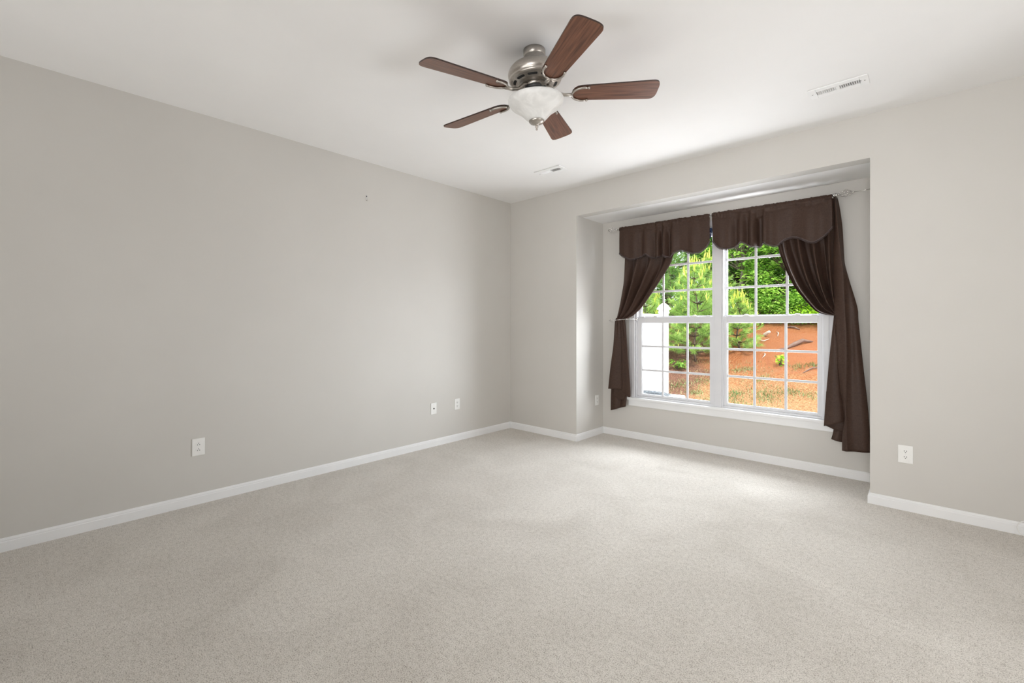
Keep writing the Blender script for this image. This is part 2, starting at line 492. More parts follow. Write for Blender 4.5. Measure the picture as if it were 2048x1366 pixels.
# baseboards
BB = [(0, 0), (0.013, 0), (0.013, 0.052), (0.0105, 0.056), (0.0105, 0.063), (0.006, 0.071), (0.0, 0.074)]
def baseboard(name, p0, p1, nrm, m0=0.0, m1=0.0):
    """profile swept from p0 to p1; nrm points into the room; m0/m1: mitre at each end (+1 outside corner, -1 inside corner)"""
    bm = bmesh.new()
    p0, p1, nrm = Vector((*p0, 0)), Vector((*p1, 0)), Vector((*nrm, 0))
    d = (p1 - p0).normalized()
    a = [bm.verts.new(p0 + nrm * t - d * t * m0 + Vector((0, 0, z))) for t, z in BB]
    b = [bm.verts.new(p1 + nrm * t + d * t * m1 + Vector((0, 0, z))) for t, z in BB]
    n = len(BB)
    for k in range(n):
        bm.faces.new((a[k], a[(k + 1) % n], b[(k + 1) % n], b[k]))
    bm.faces.new(a); bm.faces.new(b[::-1])
    structure(name, bm, M['trim'])
baseboard('baseboard_left', (0, YB), (0, 0), (1, 0), -1, -1)
baseboard('baseboard_front_left', (0, 0), (RX0, 0), (0, -1), -1, 1)
baseboard('baseboard_bay_left', (RX0, 0), (RX0, RY), (1, 0), 1, -1)
baseboard('baseboard_bay_back', (RX0, RY), (RX1, RY), (0, -1), -1, -1)
baseboard('baseboard_bay_right', (RX1, RY), (RX1, 0), (-1, 0), -1, 1)
baseboard('baseboard_front_right', (RX1, 0), (XR, 0), (0, -1), 1, -1)
baseboard('baseboard_right', (XR, 0), (XR, YB), (-1, 0), -1, -1)
baseboard('baseboard_back', (XR, YB), (0, YB), (0, 1), -1, -1)

# ------------------------------------------------------------------ windows
def rect_frame(bm, x0, x1, z0, z1, wl, wr, wb, wt, y0, y1, bevel=0.003):
    box(bm, x0, x0 + wl, y0, y1, z0, z1, bevel); box(bm, x1 - wr, x1, y0, y1, z0, z1, bevel)
    box(bm, x0 + wl, x1 - wr, y0, y1, z0, z0 + wb, bevel); box(bm, x0 + wl, x1 - wr, y0, y1, z1 - wt, z1, bevel)

def sash(parent, name, x0, x1, z0, z1, wl, wr, wb, wt, y0, vx, hz, lock):
    bm = bmesh.new()
    rect_frame(bm, x0, x1, z0, z1, wl, wr, wb, wt, y0, y0 + 0.028)
    # glazing bead
    rect_frame(bm, x0 + wl - 0.002, x1 - wr + 0.002, z0 + wb - 0.002, z1 - wt + 0.002, 0.008, 0.008, 0.008, 0.008, y0 + 0.006, y0 + 0.024, 0.002)
    s = obj(name, bm, M['vinyl'], parent)
    gx0, gx1, gz0, gz1 = x0 + wl, x1 - wr, z0 + wb, z1 - wt
    bm = bmesh.new()
    box(bm, gx0 - .004, gx1 + .004, y0 + 0.013, y0 + 0.017, gz0 - .004, gz1 + .004)
    g = obj('glass_pane', bm, M['glass'], s)
    bm = bmesh.new()
    for x in vx: box(bm, x - 0.0105, x + 0.0105, y0 + 0.005, y0 + 0.012, gz0, gz1, 0.002)
    for z in hz: box(bm, gx0, gx1, y0 + 0.0045, y0 + 0.0125, z - 0.0105, z + 0.0105, 0.002)
    obj('muntin_grille', bm, M['vinyl'], s)
    if lock:
        for fx in (0.24, 0.76):
            xc = x0 + (x1 - x0) * fx
            bm = bmesh.new()
            box(bm, xc - 0.03, xc + 0.03, y0 + 0.004, y0 + 0.026, z1, z1 + 0.008, 0.003)
            lathe(bm, [(0.011, 0), (0.011, 0.009), (0.007, 0.013)], 16, M4=Matrix.Translation((xc, y0 + 0.015, z1 + 0.006)))
            box(bm, xc - 0.004, xc + 0.028, y0 + 0.002, y0 + 0.012, z1 + 0.009, z1 + 0.017, 0.003)
            obj('sash_lock', bm, M['plate'], s)
        for fx in (0.07, 0.93):
            xc = x0 + (x1 - x0) * fx
            bm = bmesh.new()
            box(bm, xc - 0.02, xc + 0.02, y0 + 0.003, y0 + 0.02, z1, z1 + 0.006, 0.002)
            obj('tilt_latch', bm, M['vinyl'], s)
    return s

def window(name, x0, x1, low, up, lvx, uvx, label):
    w = empty(name, (0, 0, 0)); w['kind'] = 'structure'; w['label'] = label
    bm = bmesh.new()
    rect_frame(bm, x0, x1, WZ0, WZ1, 0.016, 0.016, 0.018, 0.03, RY + 0.002, RY + 0.12, 0.003)
    # parting stops
    for z0, z1, y in ((WZ0 + .018, WZ1 - .03, RY + 0.046),):
        box(bm, x0 + 0.016, x0 + 0.024, y, y + 0.006, z0, z1); box(bm, x1 - 0.024, x1 - 0.016, y, y + 0.006, z0, z1)
    obj('window_frame', bm, M['vinyl'], w)
    sash(w, 'lower_sash', x0 + 0.016, x1 - 0.016, WZ0 + 0.018, 1.338, low[0] - x0 - 0.016, x1 - 0.016 - low[1], 0.022, 0.060, RY + 0.016, lvx, (1.022, 0.762), True)
    sash(w, 'upper_sash', x0 + 0.018, x1 - 0.018, 1.300, WZ1 - 0.03, up[0] - x0 - 0.018, x1 - 0.018 - up[1], 0.044, 0.045, RY + 0.054, uvx, (1.613, 1.886), False)
    return w
window('window_1', 1.383, 2.222, (1.450, 2.176), (1.425, 2.186), (1.686, 1.948), (1.677, 1.940), 'double hung white window with the white fence behind its lower panes')
window('window_2', 2.288, 3.112, (2.332, 3.068), (2.318, 3.075), (2.572, 2.826), (2.574, 2.829), 'double hung white window with the orange clay bank behind its lower panes')
bm = bmesh.new(); box(bm, 2.222, 2.288, RY - 0.004, RY + 0.12, WZ0, WZ1, 0.003)
structure('trim_mullion', bm, M['vinyl'], 'white post between the two windows')
bm = bmesh.new()
rect_frame(bm, 1.310, 3.185, WZ0 - 0.02, WZ1 + 0.06, 0.071, 0.071, 0.0205, 0.06, RY - 0.010, RY + 0.004, 0.003)
rect_frame(bm, 1.345, 3.150, WZ0 - 0.01, WZ1 + 0.03, 0.036, 0.036, 0.010, 0.03, RY - 0.016, RY - 0.008, 0.002)
structure('trim_window_casing', bm, M['vinyl'], 'white casing around the two windows')
bm = bmesh.new()
box(bm, 1.285, 3.21, RY - 0.042, RY + 0.018, 0.428, 0.4545, 0.005)
structure('trim_window_stool', bm, M['trim'], 'white window sill ledge')
bm = bmesh.new()
box(bm, 1.305, 3.19, RY - 0.016, RY - 0.0005, 0.362, 0.428, 0.003)
structure('trim_window_apron', bm, M['trim'], 'white apron board under the window sill')

# rolled navy shade at the head of window_1, glimpsed between the valances
sh = empty('window_shade', (1.80, RY - 0.026, 2.15))
tag(sh, 'navy blue rolled shade glimpsed in the slit between the two valances', 'shade')
bm = bmesh.new(); lathe(bm, [(0.0, -0.40), (0.024, -0.40), (0.024, 0.40), (0.0, 0.40)], 20, M4=Matrix.Translation((0.005, 0, 0.028)) @ Matrix.Rotation(PI / 2, 4, 'Y'))
obj('roll', bm, M['navy'], sh, True)
bm = bmesh.new(); box(bm, -0.395, 0.405, -0.022, -0.018, -0.055, 0.03, 0.001)
obj('fabric', bm, M['navy'], sh)
bm = bmesh.new(); box(bm, -0.395, 0.405, -0.024, -0.0215, -0.006, 0.004)
obj('band', bm, M['navy_band'], sh)
sh['kind'] = 'thing'

# ------------------------------------------------------------------ curtains
def resample(pts, n):
    pts = [Vector(p) for p in pts]
    # Catmull-Rom smoothing then arc-length resampling
    dense = []
    for i in range(len(pts) - 1):
        p0 = pts[max(i - 1, 0)]; p1 = pts[i]; p2 = pts[i + 1]; p3 = pts[min(i + 2, len(pts) - 1)]
        for k in range(12):
            t = k / 12
            dense.append(0.5 * ((2 * p1) + (p2 - p0) * t + (2 * p0 - 5 * p1 + 4 * p2 - p3) * t * t + (3 * p1 - p0 - 3 * p2 + p3) * t ** 3))
    dense.append(pts[-1])
    L = [0.0]
    for a, b in zip(dense, dense[1:]): L.append(L[-1] + (b - a).length)
    out = []; j = 0
    for i in range(n):
        s = L[-1] * i / (n - 1)
        while j < len(L) - 2 and L[j + 1] < s: j += 1
        seg = L[j + 1] - L[j]
        t = 0 if seg < 1e-9 else (s - L[j]) / seg
        out.append(dense[j].lerp(dense[j + 1], min(max(t, 0), 1)))
    return out

def grid_faces(bm, g):
    for i in range(len(g) - 1):
        for j in range(len(g[0]) - 1):
            bm.faces.new((g[i][j], g[i + 1][j], g[i + 1][j + 1], g[i][j + 1]))

def coons(bm, left, right, top, bottom, ns, nt, depth):
    """left/right run downward, top/bottom run left to right, all in (x, z); depth(s, t) gives y"""
    Lc, Rc = resample(left, nt), resample(right, nt)
    Tc, Bc = resample(top, ns), resample(bottom, ns)
    c00, c10, c01, c11 = Lc[0], Rc[0], Lc[-1], Rc[-1]
    g = []
    for i in range(nt):
        t = i / (nt - 1); row = []
        for j in range(ns):
            s = j / (ns - 1)
            p = Lc[i] * (1 - s) + Rc[i] * s + Tc[j] * (1 - t) + Bc[j] * t \
                - (c00 * (1 - s) * (1 - t) + c10 * s * (1 - t) + c01 * (1 - s) * t + c11 * s * t)
            row.append(bm.verts.new((p.x, depth(s, t), p.y)))
        g.append(row)
    grid_faces(bm, g)

def cloth(name, bm, parent, mat=None, thick=0.0025):
    o = obj(name, bm, mat or M['satin'], parent, True)
    md = o.modifiers.new('thickness', 'SOLIDIFY'); md.thickness = thick; md.offset = 0
    return o

def gauss(x, c, w): return math.exp(-((x - c) / w) ** 2)
def sstep(a, b, x):
    t = min(max((x - a) / (b - a), 0), 1)
    return t * t * (3 - 2 * t)

# valances
LV_TOP = [(1.254, 2.327), (2.219, 2.321)]
LV_BOT = [(1.254,2.047),(1.306,2.007),(1.388,1.968),(1.464,1.969),(1.562,2.004),(1.623,1.966),(1.700,1.956),(1.747,1.979),(1.781,1.958),(1.823,1.953),(1.870,1.976),(1.911,1.996),(1.950,2.001),(1.997,1.982),(2.071,1.957),(2.129,1.962),(2.182,1.999),(2.219,2.057)]
RV_TOP = [(2.240, 2.323), (3.185, 2.316)]
RV_BOT = [(2.250,2.055),(2.306,1.989),(2.365,1.966),(2.422,1.966),(2.495,2.010),(2.538,1.994),(2.592,1.960),(2.645,1.960),(2.678,1.992),(2.721,1.963),(2.788,1.946),(2.845,1.991),(2.909,2.009),(2.972,1.984),(3.033,1.948),(3.077,1.947),(3.135,1.987),(3.188,2.054)]
VY = 0.430
def valance(name, top, bot, folds, seed, label):
    """folds: list of (x, width, depth toward the room)"""
    o = empty(name, ((top[0][0] + top[1][0]) / 2, VY, 2.32))
    tag(o, label, 'valance', None)
    org = Vector(o.location)
    ns, nt = 150, 34
    B = resample(bot, ns)
    x0, z0 = top[0]; x1, z1 = top[1]
    bm = bmesh.new(); g = []
    HR = 0.022
    def relief(x, t):
        y = 0
        for c, w, d in folds: y += 1.45 * d * gauss(x, c, w) * (0.25 + 0.75 * sstep(0.0, 0.6, t))
        y += 0.006 * noise.noise(Vector((x * 7.0, seed, t * 0.8))) * (0.4 + t)
        gather = (1 - sstep(0.0, 0.30, t))
        y += gather * 0.008 * noise.noise(Vector((x * 75, seed + 3, t * 2)))
        return y
    edge = []
    for i in range(nt):
        t = i / (nt - 1); row = []
        for j in range(ns):
            s = j / (ns - 1)
            xt = x0 + (x1 - x0) * s; zt = z0 + (z1 - z0) * s
            b = B[j]
            x = xt + (b.x - xt) * sstep(0.05, 0.9, t)
            z = zt + (b.y - zt) * t
            if i == 0: z += 0.006 * noise.noise(Vector((x * 60, seed, 0)))
            pocket = 0.010 * math.exp(-((t - 0.085) / 0.05) ** 2) - 0.004 * math.exp(-((t - 0.16) / 0.03) ** 2)
            rl = relief(x, t)
            if t < 0.3: rl = max(rl, -0.002)
            p = Vector((x, VY - 0.012 - rl - pocket, z)) - org
            row.append(bm.verts.new(p))
            if i == nt - 1: edge.append(p.copy())
        g.append(row)
    grid_faces(bm, g)
    cloth('fabric', bm, o)
    # braided bead fringe hanging from the scalloped hem
    bm = bmesh.new()
    tube(bm, [p + Vector((0, -0.003, 0.001)) for p in edge], 0.0045, 6)
    rnd = random.Random(seed)
    for j in range(0, ns - 1):
        p = edge[j] + Vector((0, -0.003, 0))
        for q in range(2):
            a = p.lerp(edge[j + 1] + Vector((0, -0.003, 0)), q * 0.5)
            l = 0.013 + rnd.random() * 0.006
            w = 0.0035
            tube(bm, [a + Vector((-w, 0, 0)), a + Vector((-w * 0.6, rnd.uniform(-.002, .002), -l * .7)), a + Vector((0, rnd.uniform(-.003, .003), -l)), a + Vector((w * 0.6, 0, -l * .7)), a + Vector((w, 0, 0))], 0.0009, 4)
    obj('fringe', bm, M['fringe'], o, True)
    return o
valance('curtain_valance', LV_TOP, LV_BOT,
        [(1.32, .05, .012), (1.43, .05, .016), (1.51, .035, -.012), (1.575, .05, .018), (1.665, .03, -.016), (1.70, .025, .028), (1.735, .016, -.02), (1.775, .022, .026), (1.82, .025, -.022), (1.87, .045, .02), (1.97, .05, .006), (2.07, .045, .018), (2.16, .04, .004)], 11.3,
        'short scalloped brown valance above the window with the fence view')
valance('curtain_valance.001', RV_TOP, RV_BOT,
        [(2.32, .05, .016), (2.40, .04, .012), (2.455, .025, -.014), (2.50, .03, .018), (2.55, .022, -.014), (2.595, .03, .026), (2.640, .018, -.03), (2.665, .014, -.03), (2.70, .03, .026), (2.80, .06, .014), (2.90, .04, -.004), (3.02, .05, .012), (3.11, .05, .016)], 27.9,
        'short scalloped brown valance above the window with the clay bank view')

# left drape, swept to the holdback
LD_OUT = [(1.285, 2.300), (1.299, 1.989), (1.290, 1.746), (1.260, 1.581), (1.225, 1.440), (1.194, 1.330)]
LD_IN = [(1.98, 2.300), (1.850, 1.964), (1.810, 1.860), (1.708, 1.708), (1.603, 1.566), (1.495, 1.437), (1.393, 1.357), (1.299, 1.320)]
LL_L = [(1.194, 1.335), (1.175, 1.282), (1.156, 1.028), (1.121, 0.784), (1.092, 0.532)]
LL_R = [(1.299, 1.325), (1.317, 1.193), (1.344, 0.968), (1.381, 0.587), (1.386, 0.478)]
LL_HEM = [(1.092, 0.532), (1.17, 0.535), (1.250, 0.531), (1.310, 0.495), (1.363, 0.470), (1.386, 0.478)]
def drape_left():
    o = empty('curtain', (1.29, 0.475, 0.28))
    tag(o, 'brown satin curtain tied back on the side of the white fence view', 'curtain')
    org = Vector(o.location)
    bm = bmesh.new()
    def dep(s, t):
        a = (0.036 * (1 - sstep(0.62, 1.0, t)) + 0.012) * (0.5 + 0.5 * sstep(0.22, 0.5, t))
        w = math.sin(2 * PI * (3.4 * s ** 0.9 + 0.1)) + 0.22 * math.sin(2 * PI * (6.8 * s + 0.3 + 0.2 * t))
        roll = -0.022 * sstep(0.88, 1.0, s) * math.sin(PI * min(t * 1.05, 1))
        return 0.470 - a * w * (0.55 + 0.45 * math.sin(PI * min(s * 1.05, 1))) + roll
    coons(bm, LD_OUT, LD_IN, [LD_OUT[0], (1.63, 2.303), LD_IN[0]], [LD_OUT[-1], (1.245, 1.322), LD_IN[-1]], 110, 90, dep)
    for v in bm.verts: v.co -= org
    cloth('swag', bm, o)
    bm = bmesh.new()
    def dep2(s, t):
        base = 0.462 + 0.0 * t
        front = -0.030 * sstep(0.0, 0.4, t) * sstep(0.50, 0.62, s) * (0.6 + 0.4 * t)
        r = 0.012 * math.sin(2 * PI * (1.1 * s + 0.15)) * (0.4 + 0.6 * t)
        pinch = 0.006 * math.sin(2 * PI * 4 * s) * (1 - sstep(0, 0.35, t))
        return base + front - r - pinch
    coons(bm, LL_L, LL_R, [LL_L[0], (1.245, 1.327), LL_R[0]], LL_HEM, 60, 60, dep2)
    for v in bm.verts: v.co -= org
    cloth('front_tail', bm, o)
    bm = bmesh.new()
    def dep3(s, t): return 0.490 + 0.008 * math.sin(2 * PI * (1.7 * s + .2)) - 0.012 * sstep(0.55, 0.75, s) * t
    coons(bm, [(1.190, 1.30), (1.14, .95), (1.104, 0.53), (1.098, 0.282)], [(1.285, 1.30), (1.32, .95), (1.318, .55), (1.300, 0.352)], [(1.190, 1.30), (1.285, 1.30)], [(1.098, 0.282), (1.16, 0.302), (1.22, .326), (1.300, 0.352)], 40, 50, dep3)
    for v in bm.verts: v.co -= org
    cloth('back_tail', bm, o)
    bm = bmesh.new()
    def dep4(s, t): return 0.474 + 0.006 * math.sin(5 * s)
    coons(bm, [(1.155, .60), (1.150, .47)], [(1.33, .60), (1.285, .43)], [(1.155, .60), (1.33, .60)], [(1.150, .47), (1.20, .43), (1.285, .43)], 20, 14, dep4)
    for v in bm.verts: v.co -= org
    cloth('inner_tail', bm, o)
    return o
drape_left()

RS_IN = [(2.720, 2.300), (2.787, 1.935), (2.807, 1.850), (2.841, 1.742), (2.879, 1.648), (2.920, 1.563), (2.983, 1.470), (3.058, 1.377), (3.117, 1.345), (3.196, 1.331)]
RS_OUT = [(3.200, 2.300), (3.205, 2.053), (3.205, 1.791), (3.205, 1.532), (3.215, 1.345)]
ST_L = [(3.190, 2.300), (3.193, 2.051), (3.187, 1.790), (3.190, 1.532), (3.196, 1.335), (3.202, 1.294), (3.217, 0.969), (3.233, 0.771), (3.258, 0.551), (3.262, 0.471), (3.250, 0.368), (3.247, 0.237)]
ST_M = [(3.203, 2.296), (3.222, 2.047), (3.247, 1.784), (3.258, 1.698), (3.266, 1.443), (3.268, 1.374), (3.279, 1.044), (3.274, 0.674), (3.276, 0.472), (3.282, 0.240)]
ST_R = [(3.213, 2.296), (3.227, 2.220), (3.247, 2.043), (3.257, 1.827), (3.264, 1.742), (3.292, 1.611), (3.343, 1.396), (3.352, 1.269), (3.383, 0.902), (3.411, 0.590), (3.429, 0.250)]
def drape_right():
    o = empty('curtain.001', (3.25, 0.475, 0.24))
    tag(o, 'brown satin curtain swagged back on the side of the clay bank view', 'curtain')
    org = Vector(o.location)
    bm = bmesh.new()
    def dep(s, t):
        a = (0.044 * (1 - sstep(0.75, 1.0, t)) + 0.010) * (0.45 + 0.55 * sstep(0.22, 0.5, t))
        w = math.sin(2 * PI * (4.0 * s ** 0.92 + 0.62)) + 0.25 * math.sin(2 * PI * (8.0 * s + 0.1 + 0.25 * t))
        return 0.470 - a * w * (0.6 + 0.4 * math.sin(PI * s)) + 0.016 * sstep(0.8, 1.0, s)
    coons(bm, RS_IN, RS_OUT, [RS_IN[0], (2.96, 2.302), RS_OUT[0]], [RS_IN[-1], (3.205, 1.336), RS_OUT[-1]], 120, 100, dep)
    for v in bm.verts: v.co -= org
    cloth('swag', bm, o)
    # hanging outer panel: a narrow face toward the glass, a ridge, and a broad face toward the room
    bm = bmesh.new()
    n = 90
    cl, cm, cr = resample(ST_L, n), resample(ST_M, n), resample(ST_R, n)
    g = []
    for i in range(n):
        t = i / (n - 1); row = []
        yl = 0.462 - 0.012 * sstep(.3, .7, t); ym = 0.425; yr = 0.468
        for k in range(13):
            u = k / 12
            p = cl[i].lerp(cm[i], u)
            y = yl + (ym - yl) * math.sin(u * PI / 2)
            row.append(bm.verts.new((p.x, y, p.y)))
        for k in range(1, 25):
            u = k / 24
            p = cm[i].lerp(cr[i], u)
            y = ym + (yr - ym) * (0.75 * u + 0.25 * math.sin(u * PI / 2)) + 0.010 * math.sin(u * PI * 2.0) * sstep(.1, .6, t) + 0.004 * noise.noise(Vector((u * 3, t * 4, 2.2)))
            row.append(bm.verts.new((p.x, y, p.y)))
        g.append(row)
    grid_faces(bm, g)
    for v in bm.verts: v.co -= org
    cloth('hanging_panel', bm, o)
    bm = bmesh.new()
    def dep2(s, t):
        return 0.458 - 0.016 * math.sin(PI * s * 1.15) * (0.3 + 0.7 * t) + 0.014 * sstep(0.7, 1, s) - 0.004 * math.sin(2 * PI * 3 * s) * (1 - sstep(0, .3, t))
    coons(bm, [(3.193, 1.330), (3.170, 1.089), (3.145, 0.762), (3.131, 0.553), (3.123, 0.416)], [(3.222, 1.335), (3.23, 1.10), (3.25, .78), (3.275, .56), (3.280, 0.480)],
          [(3.193, 1.330), (3.222, 1.335)], [(3.123, 0.416), (3.179, 0.436), (3.24, 0.464), (3.280, 0.480)], 50, 70, dep2)
    for v in bm.verts: v.co -= org
    cloth('front_tail', bm, o)
    bm = bmesh.new()
    def dep3(s, t): return 0.486 + 0.006 * math.sin(2 * PI * (1.3 * s))
    coons(bm, [(3.135, .70), (3.123, .418)], [(3.285, .70), (3.285, .372)], [(3.135, .70), (3.285, .70)], [(3.123, .418), (3.18, .396), (3.24, .380), (3.285, .372)], 24, 20, dep3)
    for v in bm.verts: v.co -= org
    cloth('inner_tail', bm, o)
    bm = bmesh.new()
    def dep4(s, t): return 0.500 - 0.010 * math.sin(2 * PI * (1.2 * s)) * t
    coons(bm, [(3.19, .60), (3.184, .394), (3.168, .308)], [(3.32, .60), (3.32, .290)], [(3.19, .60), (3.32, .60)], [(3.168, .308), (3.21, .298), (3.25, .292), (3.32, .290)], 24, 24, dep4)
    for v in bm.verts: v.co -= org
    cloth('back_tail', bm, o)
    return o
drape_right()

# curtain rod with cage finials
def cage(bm, x0, x1, y, z, rmax, twist, wires=6, rw=0.0022):
    for k in range(wires):
        pts = []
        for i in range(15):
            t = i / 14
            a = 2 * PI * k / wires + twist * t
            r = rmax * math.sin(PI * t) ** 0.8 + 0.0015
            pts.append((x0 + (x1 - x0) * t, y + r * math.cos(a), z + r * math.sin(a)))
        tube(bm, pts, rw, 6)
def cyl_x(bm, x0, x1, y, z, r, n=20):
    lathe(bm, [(0, x0), (r, x0), (r, x1), (0, x1)], n, M4=Matrix.Translation((0, y, z)) @ Matrix.Rotation(PI / 2, 4, 'Y'))
rod = empty('curtain_rod', (2.2, VY, 2.309))
tag(rod, 'slim chrome curtain rod with twisted cage finials in the window bay', 'curtain rod')
ro = Vector(rod.location)
def rel(bm, org):
    for v in bm.verts: v.co -= org
    return bm
bm = bmesh.new(); cyl_x(bm, 1.205, 3.205, VY, 2.309, 0.006)
obj('rod_bar', rel(bm, ro), M['chrome'], rod, True)
bm = bmesh.new()
cyl_x(bm, 1.195, 1.215, VY, 2.312, 0.009); cage(bm, 1.197, 1.106, VY, 2.318, 0.026, 2.6)
lathe(bm, [(0, -.006), (.005, -.003), (.006, .002), (0, .007)], 14, M4=Matrix.Translation((1.097, VY, 2.321)))
obj('finial', rel(bm, ro), M['chrome'], rod, True)
bm = bmesh.new()
cyl_x(bm, 3.187, 3.203, VY, 2.309, 0.016); cyl_x(bm, 3.203, 3.221, VY, 2.309, 0.012); cyl_x(bm, 3.221, 3.232, VY, 2.309, 0.007)
cage(bm, 3.229, 3.318, VY, 2.311, 0.027, -2.6)
cyl_x(bm, 3.312, 3.330, VY, 2.311, 0.007)
obj('finial', rel(bm, ro), M['chrome'], rod, True)
bm = bmesh.new(); cyl_x(bm, 3.325, 3.459, VY, 2.311, 0.0032, 10)
obj('end_rod', rel(bm, ro), M['chrome'], rod, True)
# wall brackets behind the fabric
for bx in (1.30, 3.16):
    bm = bmesh.new()
    box(bm, bx - .012, bx + .012, RY - 0.004, RY - 0.0005, 2.28, 2.35, 0.001)
    box(bm, bx - .004, bx + .004, VY - .004, RY - .003, 2.296, 2.304, 0.001)
    obj('bracket', rel(bm, ro), M['chrome'], rod)

# holdback
hb = empty('curtain_holdback', (1.40, RY, 1.318))
tag(hb, 'chrome holdback with a small cage finial around the tied curtain', 'holdback')
ho = Vector(hb.location)
bm = bmesh.new(); cage(bm, 1.196, 1.128, 0.425, 1.305, 0.019, 2.4, rw=0.002)
lathe(bm, [(0, -.005), (.004, -.002), (.005, .002), (0, .006)], 12, M4=Matrix.Translation((1.120, 0.425, 1.305)))
cyl_x(bm, 1.192, 1.205, 0.425, 1.307, .007)
obj('finial', rel(bm, ho), M['chrome'], hb, True)
bm = bmesh.new()
tube(bm, [(1.20, .425, 1.307), (1.25, .418, 1.311), (1.31, .422, 1.316), (1.36, .440, 1.318), (1.392, .48, 1.319), (1.400, .515, 1.319), (1.400, RY - .018, 1.319)], 0.0042, 10)
obj('arm', rel(bm, ho), M['chrome'], hb, True)
bm = bmesh.new()
lathe(bm, [(0, 0.0), (.018, 0), (.018, .004), (.010, .010), (0, .012)], 20, M4=Matrix.Translation((1.400, RY - .0165, 1.319)) @ Matrix.Rotation(PI / 2, 4, 'X'))
obj('rosette', rel(bm, ho), M['chrome'], hb, True)

# ------------------------------------------------------------------ ceiling fan (hung slightly off plumb)
fan = empty('ceiling_fan', (2.1925, -2.168, H))
tag(fan, 'five blade brushed nickel ceiling fan with reddish wood blades and a white glass bowl', 'ceiling fan')
n_axis = Vector((0.0, -0.051, 1.0)).normalized()
fan.rotation_mode = 'QUATERNION'
fan.rotation_quaternion = Vector((0, 0, 1)).rotation_difference(n_axis)
ZB = -0.234                                   # blade plane below the ceiling
bm = bmesh.new()
lathe(bm, [(0.0, 0.012), (0.060, 0.012), (0.060, -0.027), (0.058, -0.030), (0.056, -0.032), (0.058, -0.035), (0.060, -0.062), (0.064, -0.069), (0.061, -0.076), (0.0, -0.076)], 64)
cn = obj('canopy', bm, M['nickel'], fan, True)
bm = bmesh.new()
Mx = Matrix.Rotation(R(-172), 4, 'Z') @ Matrix.Translation((0.0585, 0, -0.016)) @ Matrix.Rotation(PI / 2, 4, 'Y')
lathe(bm, [(0, -.004), (.006, -.004), (.006, .006), (.0035, .007), (0.0035, .011), (0, .011)], 14, M4=Mx)
obj('screw', bm, M['black_metal'], cn, True)
bm = bmesh.new()
lathe(bm, [(0.0, -0.073), (0.062, -0.073), (0.085, -0.075), (0.108, -0.081), (0.127, -0.092), (0.140, -0.107), (0.146, -0.122), (0.147, -0.135), (0.144, -0.146), (0.141, -0.150), (0.140, -0.154), (0.142, -0.159), (0.139, -0.165),
           (0.130, -0.169), (0.124, -0.171), (0.100, -0.177), (0.096, -0.181), (0.090, -0.181), (0.078, -0.185), (0.072, -0.187), (0.067, -0.187), (0.0, -0.187)], 80)
mh = obj('motor_housing', bm, M['nickel'], fan, True)
# vent slots cut into the sloping underside
for k in range(10):
    bm = bmesh.new()
    a0 = 2 * PI * k / 10 + 0.25
    ro_, ri_ = 0.1195, 0.1055
    n = 10
    def slot_z(r): return -0.171 - (0.124 - r) * 0.25 - 0.0012
    ring = []
    rm, hw = (ro_ + ri_) / 2, (ro_ - ri_) / 2
    for i in range(n + 1):
        a = a0 - 0.17 + 0.34 * i / n
        ring.append((ro_ * math.cos(a), ro_ * math.sin(a), slot_z(ro_)))
    for i in range(1, 8):                                # rounded end
        q = PI / 2 - PI * i / 8
        r = rm + hw * math.sin(q); a = a0 + 0.17 + hw * math.cos(q) / rm
        ring.append((r * math.cos(a), r * math.sin(a), slot_z(r)))
    for i in range(n, -1, -1):
        a = a0 - 0.17 + 0.34 * i / n
        ring.append((ri_ * math.cos(a), ri_ * math.sin(a), slot_z(ri_)))
    for i in range(1, 8):
        q = -PI / 2 + PI * i / 8
        r = rm + hw * math.sin(q); a = a0 - 0.17 - hw * math.cos(q) / rm
        ring.append((r * math.cos(a), r * math.sin(a), slot_z(r)))
    vs = [bm.verts.new(p) for p in ring]; vt = [bm.verts.new((p[0], p[1], p[2] + 0.006)) for p in ring]
    bm.faces.new(vs); bm.faces.new(vt[::-1])
    for i in range(len(vs)): bm.faces.new((vs[i], vs[(i + 1) % len(vs)], vt[(i + 1) % len(vs)], vt[i]))
    obj('vent_slot', bm, M['dark'], mh)
bm = bmesh.new()
lathe(bm, [(0.0, -0.184), (0.060, -0.184), (0.061, -0.190), (0.059, -0.192), (0.059, -0.198), (0.0, -0.198)], 56)
obj('flywheel', bm, M['nickel'], fan, True)
bm = bmesh.new()
lathe(bm, [(0.0, -0.197), (0.058, -0.197), (0.060, -0.200), (0.060, -0.212), (0.056, -0.214), (0.0, -0.214)], 48)
obj('switch_ring', bm, M['black_metal'], fan, True)
bm = bmesh.new()
lathe(bm, [(0.0, -0.213), (0.055, -0.213), (0.056, -0.240), (0.062, -0.255), (0.090, -0.262), (0.090, -0.268), (0.0, -0.268)], 48)
obj('light_fitter', bm, M['nickel'], fan, True)
bm = bmesh.new()
bowl = [(0.142, -0.259), (0.149, -0.261), (0.1520, -0.267), (0.1505, -0.277), (0.144, -0.289), (0.132, -0.301), (0.116, -0.312), (0.101, -0.321), (0.087, -0.332), (0.074, -0.345), (0.062, -0.358), (0.051, -0.369), (0.040, -0.375), (0.0, -0.378)]
inner = [(0.0, -0.374), (0.038, -0.371), (0.049, -0.365), (0.070, -0.342), (0.097, -0.317), (0.128, -0.297), (0.140, -0.286), (0.1465, -0.275), (0.142, -0.259)]
lathe(bm, bowl + inner, 72, False, False)
obj('glass_bowl', bm, M['alabaster'], fan, True)
bm = bmesh.new()
